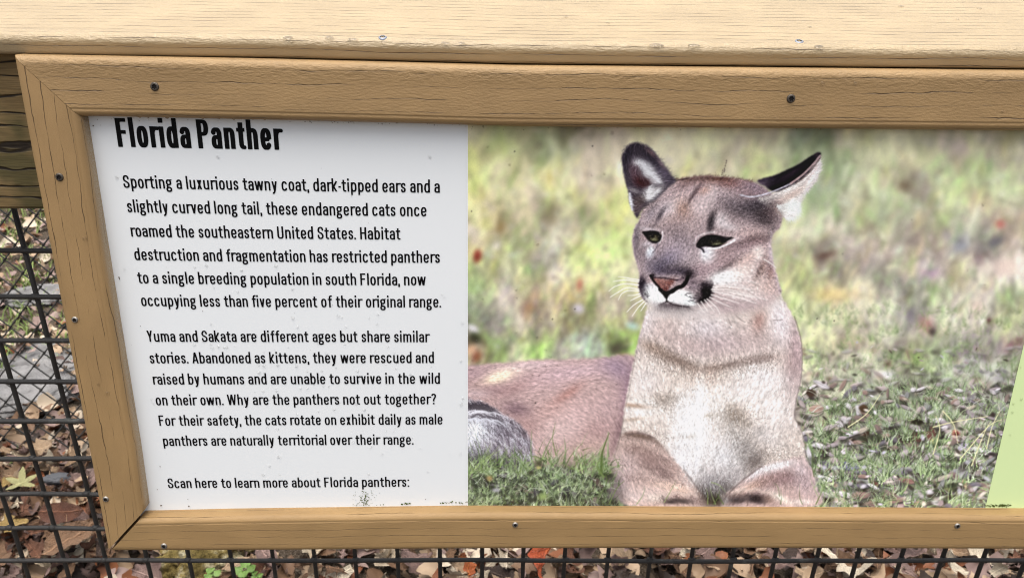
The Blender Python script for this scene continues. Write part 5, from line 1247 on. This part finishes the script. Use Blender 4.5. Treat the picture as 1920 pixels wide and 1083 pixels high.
for x_, y_, r, e in ((618,71,8,2.2),(660,74,8,2.4),(719,79,6,2),(540,71,9,2.4),(833,81,8,2),(866,81,7,2),(1062,33,6,1.6),(1140,44,5,1.5),(1230,85,11,2.5),(1300,85,9,2.3),(1536,88,9,2),(1690,12,7,1.8),(1795,37,6,1.6),(1837,16,6,1.6),(1518,51,5,1.6)):
    a, b = on_sign(x_, lerp(RB, x_), -.006); o0 = sign_pt(a, b, -.006) + upr * TH; d = ray(x_, y_); p = EYE + d * ((o0 - EYE).dot(upr) / d.dot(upr))
    o = bpy.data.objects.new('water_drop', random.choice(DROPS)); COL.objects.link(o); o.parent = rail
    m3 = Matrix((SX, back, upr)).transposed(); s_ = r / 2000 * .62
    o.matrix_local = Matrix.Translation(p) @ m3.to_4x4() @ Matrix.Diagonal((s_ * e / 1.4, s_, s_ * .28, 1))

# moss and grime
M_MOSS = plain('moss', (.075, .10, .025), .95, .1, 0, .6, 500, .001)
M_GRIME = plain('grime', (.13, .105, .08), .9, .1, 0, .5, 500)
def specks(name, pts, mat):
    V = []; Fc = []
    for x_, y_, r, off in pts:
        a, b = on_sign(x_, y_, off); p = sign_pt(a, b, off); n0 = len(V); K = 7; r = r / 2150
        V.append(p + SN * r * .7)
        for k_ in range(K):
            th = 2 * math.pi * k_ / K; q = r * random.uniform(.55, 1.25); V.append(p + SX * q * math.cos(th) + SDN * q * math.sin(th))
        for k_ in range(K): Fc.append((n0, n0 + 1 + (k_ + 1) % K, n0 + 1 + k_))
    return link(name, mesh(name, V, Fc), mat, sign)
R_ = random.Random(3)
pts = [(R_.gauss(688, 5), R_.uniform(921, 945), R_.uniform(.6, 1.5), .0005) for _ in range(46)] + [(R_.gauss(676, 7), R_.uniform(920, 946), R_.uniform(.5, 1.3), .0005) for _ in range(34)]
pts += [(R_.gauss(692, 14), R_.uniform(916, 944), R_.uniform(.4, .8), .0005) for _ in range(20)]
pts += [(R_.uniform(825, 878), 941.5 + R_.gauss(0, 1.0), R_.uniform(.8, 2.0), .0006) for _ in range(24)] + [(R_.gauss(762, 6), 944 + R_.gauss(0, .9), R_.uniform(.8, 2), .0006) for _ in range(14)]
pts += [(R_.uniform(1848, 1897), 947.3 + R_.gauss(0, 1.2), R_.uniform(.9, 2.4), .0009) for _ in range(60)] + [(R_.uniform(880, 1150), 943.4 + R_.gauss(0, .7), R_.uniform(.6, 1.4), .0008) for _ in range(70)]
pts += [(R_.uniform(660, 720), 946 + R_.gauss(0, .8), R_.uniform(.5, 1.4), .0006) for _ in range(16)]
specks('moss', pts, M_MOSS)
pts = [(R_.uniform(520, 880), lerp(TC, 700) + 12 + (R_.random() ** 2) * 6 + .02 * (R_.uniform(-100, 100)), R_.uniform(.4, 1.1), .0006) for _ in range(90)]
pts = [(x_, lerp(TC, x_) + 10.5 + (R_.random() ** 2) * 6, r, o) for x_, y_, r, o in pts]
pts += [(R_.uniform(200, 480), lerp(TC, 340) + 14 + R_.uniform(-3, 6), R_.uniform(.4, .8), .0006) for _ in range(18)] + [(R_.uniform(880, 1900), 240 + R_.uniform(-2, 4), R_.uniform(.4, 1.0), .0008) for _ in range(60)]
pts += [(302, 947, 2.2, .0006), (354, 948, 2.2, .0006), (300, 874, 1.5, .0006), (295, 917, 1.2, .0006), (352, 935, .9, .0006), (263, 611, .8, .0006), (798, 935, 1, .0006), (223, 520, 2, .0006), (224, 523, 1.2, .0006), (380, 583, 1, .0006), (175, 236, 1.4, .0006), (183, 224, .8, .0006), (262, 227, .8, .0006), (188, 235, .6, .0006)]
pts += [(R_.uniform(240, 870), R_.uniform(300, 935), R_.uniform(.3, .6), .0006) for _ in range(26)]
specks('grime', pts, M_GRIME)
# ---------------------------------------------------------------- leaf litter, stones, seedlings
def leaf_mesh(kind, seed):
    """one dead leaf, about 1 long: a lobed outline round a midrib, cupped, curled and twisted"""
    g_ = random.Random(seed); n, rows = (26, 4); out = []
    curl, cup, twist = g_.uniform(-.9, 1.3), g_.uniform(-1.0, 1.6), g_.uniform(-1, 1); skew = g_.uniform(-.12, .12)
    def half(s, side):
        if kind == 'oval': w_ = .30 * math.sin(math.pi * s ** .85) ** .8
        elif kind == 'narrow': w_ = .15 * math.sin(math.pi * s ** .9) ** .7
        elif kind == 'oak': w_ = .30 * math.sin(math.pi * s ** .8) ** .6 * (.66 + .40 * math.sin(s * 19 + side + seed))
        else: w_ = .36 * math.sin(math.pi * s ** .7) ** .7 * (.85 + .18 * math.sin(s * 11 + 2 * side + seed) + .1 * math.sin(s * 31 + seed * 2))
        return max(.006, w_)
    V = []; Fc = []
    for i in range(n + 1):
        s = i / n
        for j in range(-rows, rows + 1):
            f = j / rows; w_ = half(s, 1 if j > 0 else 0); y = f * w_ + skew * math.sin(math.pi * s)
            x = s - .5 - .08 * abs(f) * math.sin(s * 17 + seed) * (0 if kind in ('oval', 'narrow') else 1)
            z = cup * y * y * 2.2 + curl * (s - .5) ** 2 * 1.1 + twist * y * (s - .5) * 1.4 + .035 * math.sin(9 * s + 7 * y + seed) + (-.02 if j == 0 else 0) + .03 * math.sin(s * 16 + seed) * f + .022 * math.sin(s * 31 + 5 * f + seed)
            V.append((x, y, z))
    k_ = 2 * rows + 1
    for i in range(n):
        for j in range(k_ - 1): Fc.append((i * k_ + j, (i + 1) * k_ + j, (i + 1) * k_ + j + 1, i * k_ + j + 1))
    b = len(V)                                                  # stalk
    for q in range(5):
        for a_, c_ in ((.008, 0), (-.004, .007), (-.004, -.007)): V.append((-.5 - q * .06, a_ + skew * 0, c_ + curl * .27 + q * q * .012))
    for q in range(4):
        for a_ in range(3): Fc.append((b + q * 3 + a_, b + (q + 1) * 3 + a_, b + (q + 1) * 3 + (a_ + 1) % 3, b + q * 3 + (a_ + 1) % 3))
    return V, Fc
def star_mesh(seed):
    g_ = random.Random(seed); V = [(0, 0, 0)]; Fc = []
    ang = [-90 + 0, -20, 40, 90, 140, 200]; R0 = [.16, .46, .55, .62, .55, .46]; prof = []
    for a_ in np.linspace(-90, 270, 73)[:-1]:
        r = .15
        for c_, L in zip((-28, 32, 90, 148, 208), (.46, .56, .64, .56, .46)):
            d = abs((a_ - c_ + 180) % 360 - 180); r = max(r, L * max(0, 1 - (d / 34) ** .8) + .14 * (d < 34))
        prof.append((a_, r * (1 + .03 * math.sin(a_ * .9))))
    for f in (.35, .7, 1.0):
        for a_, r in prof: V.append((r * f * math.cos(math.radians(a_)), r * f * math.sin(math.radians(a_)), .10 * (r * f) ** 2 + .03 * math.sin(a_ * .05 + f * 3)))
    K = len(prof)
    for k_ in range(K): Fc.append((0, 1 + k_, 1 + (k_ + 1) % K))
    for r in range(2):
        for k_ in range(K): Fc.append((1 + r * K + k_, 1 + (r + 1) * K + k_, 1 + (r + 1) * K + (k_ + 1) % K, 1 + r * K + (k_ + 1) % K))
    return V, Fc
def leaf_mat(name, a, b, rough=.5, spec=.4):
    t = NT(name); co = t.coord('Object'); oi = t.n.new('ShaderNodeObjectInfo'); sp = t.n.new('ShaderNodeSeparateXYZ'); t.l.new(co, sp.inputs[0])
    n1 = t.noise(co, 5, 4); n2 = t.noise(co, 34, 3)
    c = t.mix(t.smooth(t.math('ADD', t.math('MULTIPLY', n1, .6), t.math('MULTIPLY', oi.outputs['Random'], .5)), .25, .75), a, b)
    c = t.mix(t.smooth(n2, .52, .72, 0, .55), c, tuple(x * .45 for x in a))
    ay = t.math('ABSOLUTE', sp.outputs[1]); vein = t.math('ABSOLUTE', t.math('SUBTRACT', t.math('FRACT', t.math('SUBTRACT', t.math('MULTIPLY', sp.outputs[0], 9.0), t.math('MULTIPLY', ay, 7.0))), .5))
    rib = t.math('MAXIMUM', t.smooth(vein, .44, .5, 0, .45), t.smooth(ay, .022, .008, 0, .8)); c = t.mix(rib, c, tuple(min(1, x * 1.5) for x in b))
    t.bump(t.math('ADD', n2, rib), .02, .6)
    return t.done(c, rough, spec)
PAL = {'tan': leaf_mat('tan_leaf', (.30, .19, .11), (.47, .34, .22)), 'brown': leaf_mat('brown_leaf', (.115, .062, .034), (.22, .13, .075), .42),
       'reddish': leaf_mat('reddish_leaf', (.10, .042, .025), (.17, .08, .048), .4), 'mauve': leaf_mat('mauve_leaf', (.17, .105, .088), (.31, .21, .18)),
       'cream': leaf_mat('cream_leaf', (.46, .36, .24), (.66, .57, .43)), 'dark': leaf_mat('dark_leaf', (.030, .021, .017), (.075, .052, .042), .4)}
M_YG = leaf_mat('yellow_green_leaf', (.24, .24, .09), (.40, .38, .18)); M_ORANGE = leaf_mat('orange_leaf', (.42, .105, .03), (.56, .19, .055), .3); M_REDOR = leaf_mat('red_orange_leaf', (.36, .06, .025), (.46, .11, .04), .3)
M_GOLD = leaf_mat('golden_leaf', (.30, .20, .065), (.43, .30, .12))
KIND = ['oval', 'oval', 'oak', 'ragged', 'ragged', 'narrow']
RAW = [leaf_mesh(KIND[i % 6], 100 + i) for i in range(18)]
LM = {}
for key, mt in PAL.items():
    for i, (V, Fc) in enumerate(RAW):
        me = mesh('fallen_leaf', V, Fc, True); me.materials.append(mt); LM[key, i] = me
LAB = {'tan': 'tan curled dead leaf lying in the leaf litter', 'brown': 'dark brown dead leaf lying in the leaf litter', 'reddish': 'reddish brown dead leaf lying in the leaf litter',
       'mauve': 'dusky pinkish brown dead leaf lying in the leaf litter', 'cream': 'pale cream dried leaf lying in the leaf litter', 'dark': 'blackened wet leaf lying in the leaf litter'}
L_ = random.Random(42)
def fallen(key, i, x, y, z, s, rz, tx, ty):
    o = bpy.data.objects.new('fallen_leaf', LM[key, i]); COL.objects.link(o)
    o.location = (x, y, z); o.rotation_euler = (tx, ty, rz); o.scale = (s, s, s)
    return tag(o, LAB[key], 'leaf', key + ' fallen leaves')
def pick(r): return r.choices(['tan', 'brown', 'reddish', 'mauve', 'cream', 'dark'], [.27, .22, .10, .21, .13, .07])[0]
# the nearest leaves, one by one: along under the sign and in the lower left corner
spots = []
for i in range(190):
    px_, py_ = L_.uniform(-20, 1945), L_.uniform(1022, 1100); spots.append((px_, py_))
for i in range(96):
    py_ = L_.uniform(858, 1070); px_ = L_.uniform(-20, 175 + (py_ - 858) * .2); spots.append((px_, py_))
STONE_C = on_ground(372, 1066)
for px_, py_ in spots:
    p = on_ground(px_, py_); lay_ = L_.random()
    if (p - STONE_C).length < .075: continue
    fallen(pick(L_), L_.randrange(18), p.x, p.y, .012 + .042 * lay_ * L_.random() + .006, L_.uniform(.038, .074), L_.uniform(0, 6.28), L_.gauss(0, .5), L_.gauss(0, .5))
# leaves that stand out
def single(name, raw, mat, px_, py_, z, s, rot, label, cat='leaf', sx=1.0):
    me = mesh(name, raw[0], raw[1], True); me.materials.append(mat); o = bpy.data.objects.new(name, me); COL.objects.link(o)
    p = on_ground(px_, py_, z); o.location = p; o.rotation_euler = rot; o.scale = (s, s * sx, s); return tag(o, label, cat)
single('fallen_leaf', star_mesh(1), M_YG, 40, 905, .062, .060, (.25, .1, .35), 'yellow green star shaped leaf on the litter at lower left')
single('fallen_leaf', leaf_mesh('oval', 3), M_GOLD, 22, 899, .058, .05, (0, .2, 1.2), 'small golden yellow leaf beside the star shaped leaf')
single('fallen_leaf', leaf_mesh('ragged', 9), M_GOLD, 25, 982, .06, .06, (.2, .1, .4), 'golden yellow ragged leaf at the left edge of the litter')
single('fallen_leaf', leaf_mesh('oval', 12), PAL['reddish'], 115, 958, .065, .092, (.5, .1, .15), 'largest smooth chestnut oval leaf beside the sign corner')
single('fallen_leaf', leaf_mesh('oval', 17), PAL['brown'], 130, 1010, .062, .115, (.3, -.2, .7), 'big broad brown leaf with raised edge below the sign corner')
single('fallen_leaf', leaf_mesh('narrow', 21), M_ORANGE, 879, 1052, .075, .085, (.9, .3, 1.75), 'bright orange narrow leaf standing up in the litter under the sign', sx=1.4)
single('fallen_leaf', leaf_mesh('narrow', 22), M_REDOR, 1017, 1052, .075, .095, (.9, -.4, 1.2), 'red orange narrow leaf standing up in the litter under the sign', sx=1.15)
single('fallen_leaf', leaf_mesh('oak', 5), PAL['cream'], 949, 1056, .075, .075, (.2, .4, 1.5), 'pale pointed cream leaf directly between the orange and red orange leaves')
single('fallen_leaf', leaf_mesh('ragged', 15), PAL['cream'], 1585, 1058, .075, .10, (.3, .1, 2.4), 'large pale cream leaf under the right half of the sign')

# everything below and beyond them
def litter(name, n, area, smin, smax, zmax, keys, far_bias=1.0):
    V = []; Fc = []; mi = []
    ks = list(PAL); low = [([RAW[i][0][a] for a in range(len(RAW[i][0]))], RAW[i][1]) for i in range(18)]
    # a coarser copy of each leaf keeps the mesh light
    coarse = []
    for i in range(18):
        v_ = RAW[i][0]; rows = 9; vv = []; ff = []
        sel = [0, 4, 8, 13, 18, 22, 26]
        for a in sel:
            for j in (0, 2, 4, 6, 8): vv.append(v_[a * rows + j])
        for a in range(len(sel) - 1):
            for j in range(4): ff.append((a * 5 + j, (a + 1) * 5 + j, (a + 1) * 5 + j + 1, a * 5 + j + 1))
        coarse.append((vv, ff))
    for _ in range(n):
        x, y = L_.uniform(area[0], area[1]), area[2] + (area[3] - area[2]) * L_.random() ** far_bias
        s = L_.uniform(smin, smax); vv, ff = coarse[L_.randrange(18)]
        from mathutils import Euler
        m_ = Euler((L_.gauss(0, .35), L_.gauss(0, .35), L_.uniform(0, 6.28))).to_matrix()
        p = Vector((x, y, ground_z(x, y) + .008 + zmax * L_.random() ** 1.5)); n0 = len(V)
        V += [p + m_ @ (Vector(q) * s) for q in vv]; Fc += [tuple(n0 + a for a in f) for f in ff]; mi += [ks.index(L_.choices(*keys)[0])] * len(ff)
    me = mesh(name, V, Fc, True)
    for k_ in ks: me.materials.append(PAL_STUFF[k_])
    me.polygons.foreach_set('material_index', mi)
    o = bpy.data.objects.new(name, me); COL.objects.link(o); return tag(o, kind='stuff')
def stuff_mat(name, a, b):
    t = NT(name); ge = t.n.new('ShaderNodeNewGeometry'); n1 = t.noise(t.coord('Object'), 60, 4)
    c = t.mix(t.math('MULTIPLY', t.math('ADD', ge.outputs['Random Per Island'], n1), .5), a, b); return t.done(c, .55, .3)
PAL_STUFF = {'tan': stuff_mat('tan_litter', (.26, .17, .10), (.50, .37, .25)), 'brown': stuff_mat('brown_litter', (.10, .055, .03), (.23, .14, .085)), 'reddish': stuff_mat('reddish_litter', (.14, .045, .02), (.27, .11, .05)),
             'mauve': stuff_mat('mauve_litter', (.17, .11, .095), (.36, .26, .225)), 'cream': stuff_mat('cream_litter', (.42, .33, .23), (.68, .59, .46)), 'dark': stuff_mat('dark_litter', (.025, .018, .014), (.06, .042, .032))}
KN = (['tan', 'brown', 'reddish', 'mauve', 'cream', 'dark'], [.24, .26, .10, .18, .09, .13]); KF = (['tan', 'brown', 'reddish', 'mauve', 'cream', 'dark'], [.30, .14, .04, .34, .16, .02])
litter('leaf_litter', 3400, (-1.6, 1.7, .75, 1.75), .035, .075, .034, KN)
litter('leaf_litter', 4200, (-3.1, .4, 1.62, 4.6), .03, .075, .016, KF, 1.25)
litter('leaf_litter', 700, (.4, 3.2, 1.62, 4.6), .05, .09, .016, KF, 1.25)

litter('leaf_litter', 170, (-1.62, -1.1, 1.72, 2.25), .03, .06, .045, KF)

# sparse grass beyond the chain link
t = NT('grass_blade'); ge = t.n.new('ShaderNodeNewGeometry'); M_GRASS = t.done(t.mix(ge.outputs['Random Per Island'], (.10, .16, .03), (.30, .38, .12)), .6, .3)
V = []; Fc = []
tufts = [(on_ground(px_, py_), r) for px_, py_, r in ((38, 412, .10), (28, 440, .09), (82, 400, .10), (12, 478, .08), (88, 500, .10), (92, 480, .07), (22, 520, .09), (20, 590, .08), (45, 600, .06), (30, 630, .06), (100, 610, .06), (8, 680, .05), (110, 655, .07), (60, 560, .05), (118, 660, .05), (75, 520, .05), (18, 655, .04), (35, 860, .02))]
tufts += [(Vector((L_.uniform(-3, 1.5), L_.uniform(2.2, 4.6), 0)), L_.uniform(.04, .11)) for _ in range(45)]
for c_, r in tufts:
    for _ in range(int(380 * r) + 6):
        x, y = c_.x + L_.gauss(0, r * .6), c_.y + L_.gauss(0, r * .9); h = L_.uniform(.018, .05); a = L_.uniform(0, 6.28); ln = L_.uniform(.3, 1.4) * h; wv = Vector((-math.sin(a), math.cos(a), 0)) * L_.uniform(.0016, .003)
        p0 = Vector((x, y, ground_z(x, y) + .006)); d_ = Vector((math.cos(a), math.sin(a), 0)); n0 = len(V)
        V += [p0 - wv, p0 + wv, p0 + d_ * ln * .4 + Vector((0, 0, h * .7)) - wv * .8, p0 + d_ * ln * .4 + Vector((0, 0, h * .7)) + wv * .8, p0 + d_ * ln + Vector((0, 0, h))]
        Fc += [(n0, n0 + 1, n0 + 3, n0 + 2), (n0 + 2, n0 + 3, n0 + 4)]
tag(link('grass', mesh('grass', V, Fc), M_GRASS), kind='stuff')

# stones
def stone(name, c_, sx, sy, sz, seed, mat, label, rough=.18, rot=0.0):
    bm = bmesh.new(); bmesh.ops.create_icosphere(bm, subdivisions=5, radius=1)
    from mathutils import noise as mn
    for v_ in bm.verts:
        d_ = v_.co.normalized(); k_ = 1 + rough * mn.noise(d_ * 1.6 + Vector((seed, 0, 0))) + rough * .6 * mn.noise(d_ * 4.3 + Vector((0, seed, 0))) + rough * .35 * mn.noise(d_ * 11 + Vector((0, 0, seed)))
        v_.co = Vector((d_.x * sx * k_, d_.y * sy * k_, d_.z * sz * k_))
    me = bpy.data.meshes.new(name); bm.to_mesh(me); bm.free(); me.polygons.foreach_set('use_smooth', [True] * len(me.polygons))
    o = link(name, me, mat); o.location = c_; o.rotation_euler = (0, 0, rot); return tag(o, label, 'stone')
t = NT('grey_stone'); co = t.coord('Object'); n1 = t.noise(co, 14, 5); n2 = t.noise(co, 90, 4)
c = t.ramp(n1, [(.3, (.11, .105, .10)), (.55, (.20, .195, .19)), (.75, (.28, .27, .26))]); c = t.mix(t.smooth(n2, .5, .7, 0, .5), c, (.12, .11, .105)); t.bump(n2, .008, .7); M_STONE = t.done(c, .85, .3)
t = NT('mossy_stone'); co = t.coord('Object'); n1 = t.noise(co, 22, 5); n2 = t.noise(co, 120, 4)
c = t.ramp(n1, [(.32, (.085, .062, .016)), (.5, (.20, .15, .05)), (.64, (.42, .38, .25)), (.78, (.56, .53, .42))]); c = t.mix(t.smooth(n2, .5, .68, 0, .6), c, (.06, .045, .02)); t.bump(n2, .012, .9); M_MOSSY = t.done(c, .9, .2)
stone('grey_stone', on_ground(52, 728) + Vector((-.06, 0, -.012)), .20, .13, .03, 3, M_STONE, 'flat pale grey stone lying behind the chain link fence, largest of the bare stones', .22, .15)
stone('grey_stone', on_ground(92, 668) + Vector((0, 0, -.01)), .16, .10, .025, 8, M_STONE, 'smaller flat grey stone just beyond the largest bare stone', .25, -.3)
stone('grey_stone', on_ground(70, 548) + Vector((0, 0, -.012)), .12, .08, .022, 14, M_STONE, 'flat grey stone in the grass high at the left of the fence gap', .25, .2)
stone('mossy_stone', STONE_C + Vector((.01, .015, -.002)), .090, .075, .055, 21, M_MOSSY, 'lumpy mossy olive and cream stone under the sign near its lower left corner', .42, .4)
stone('grey_stone', on_ground(112, 916) + Vector((0, 0, .03)), .034, .015, .012, 31, plain('blue_grey_stone', (.085, .088, .095), .7, .3, 0, .2, 40), 'small smooth blue grey stone beside the chestnut leaf', .2, .1)

# clover-like seedlings by the mossy stone
M_SEED = leaf_mat('seedling_leaf', (.075, .14, .022), (.15, .25, .055), .5)
def seedling(px_, py_, z, s, n_, label):
    root = empty('seedling', on_ground(px_, py_, z)); tag(root, label, 'seedling')
    for q in range(n_):
        a = q * 6.28 / n_ + L_.uniform(-.3, .3); V = []; K = 16
        c_ = root.location + Vector((math.cos(a), math.sin(a), .1)) * s * .62; V = [c_]
        for k_ in range(K):
            th = 2 * math.pi * k_ / K; r = s * .55 * (1 - .22 * math.cos(th - a) ** 8 + .06 * math.sin(5 * th))
            V.append(c_ + Vector((r * math.cos(th), r * math.sin(th), .25 * r * math.cos(2 * th))))
        link('leaf', mesh('leaf', V, [(0, 1 + k_, 1 + (k_ + 1) % K) for k_ in range(K)], True), M_SEED, root)
    mb = MB(); mb.tube([root.location + Vector((0, 0, -.05)), root.location + Vector((.002, 0, -.02)), root.location], .0011, 6); mb.build('stem', M_SEED, root)
seedling(398, 1074, .045, .016, 3, 'small green three leaved seedling on the near side of the mossy stone')
seedling(459, 1066, .05, .020, 4, 'largest green seedling right of the mossy stone under the sign')
seedling(481, 1077, .045, .012, 3, 'smallest green seedling just right of the largest seedling')
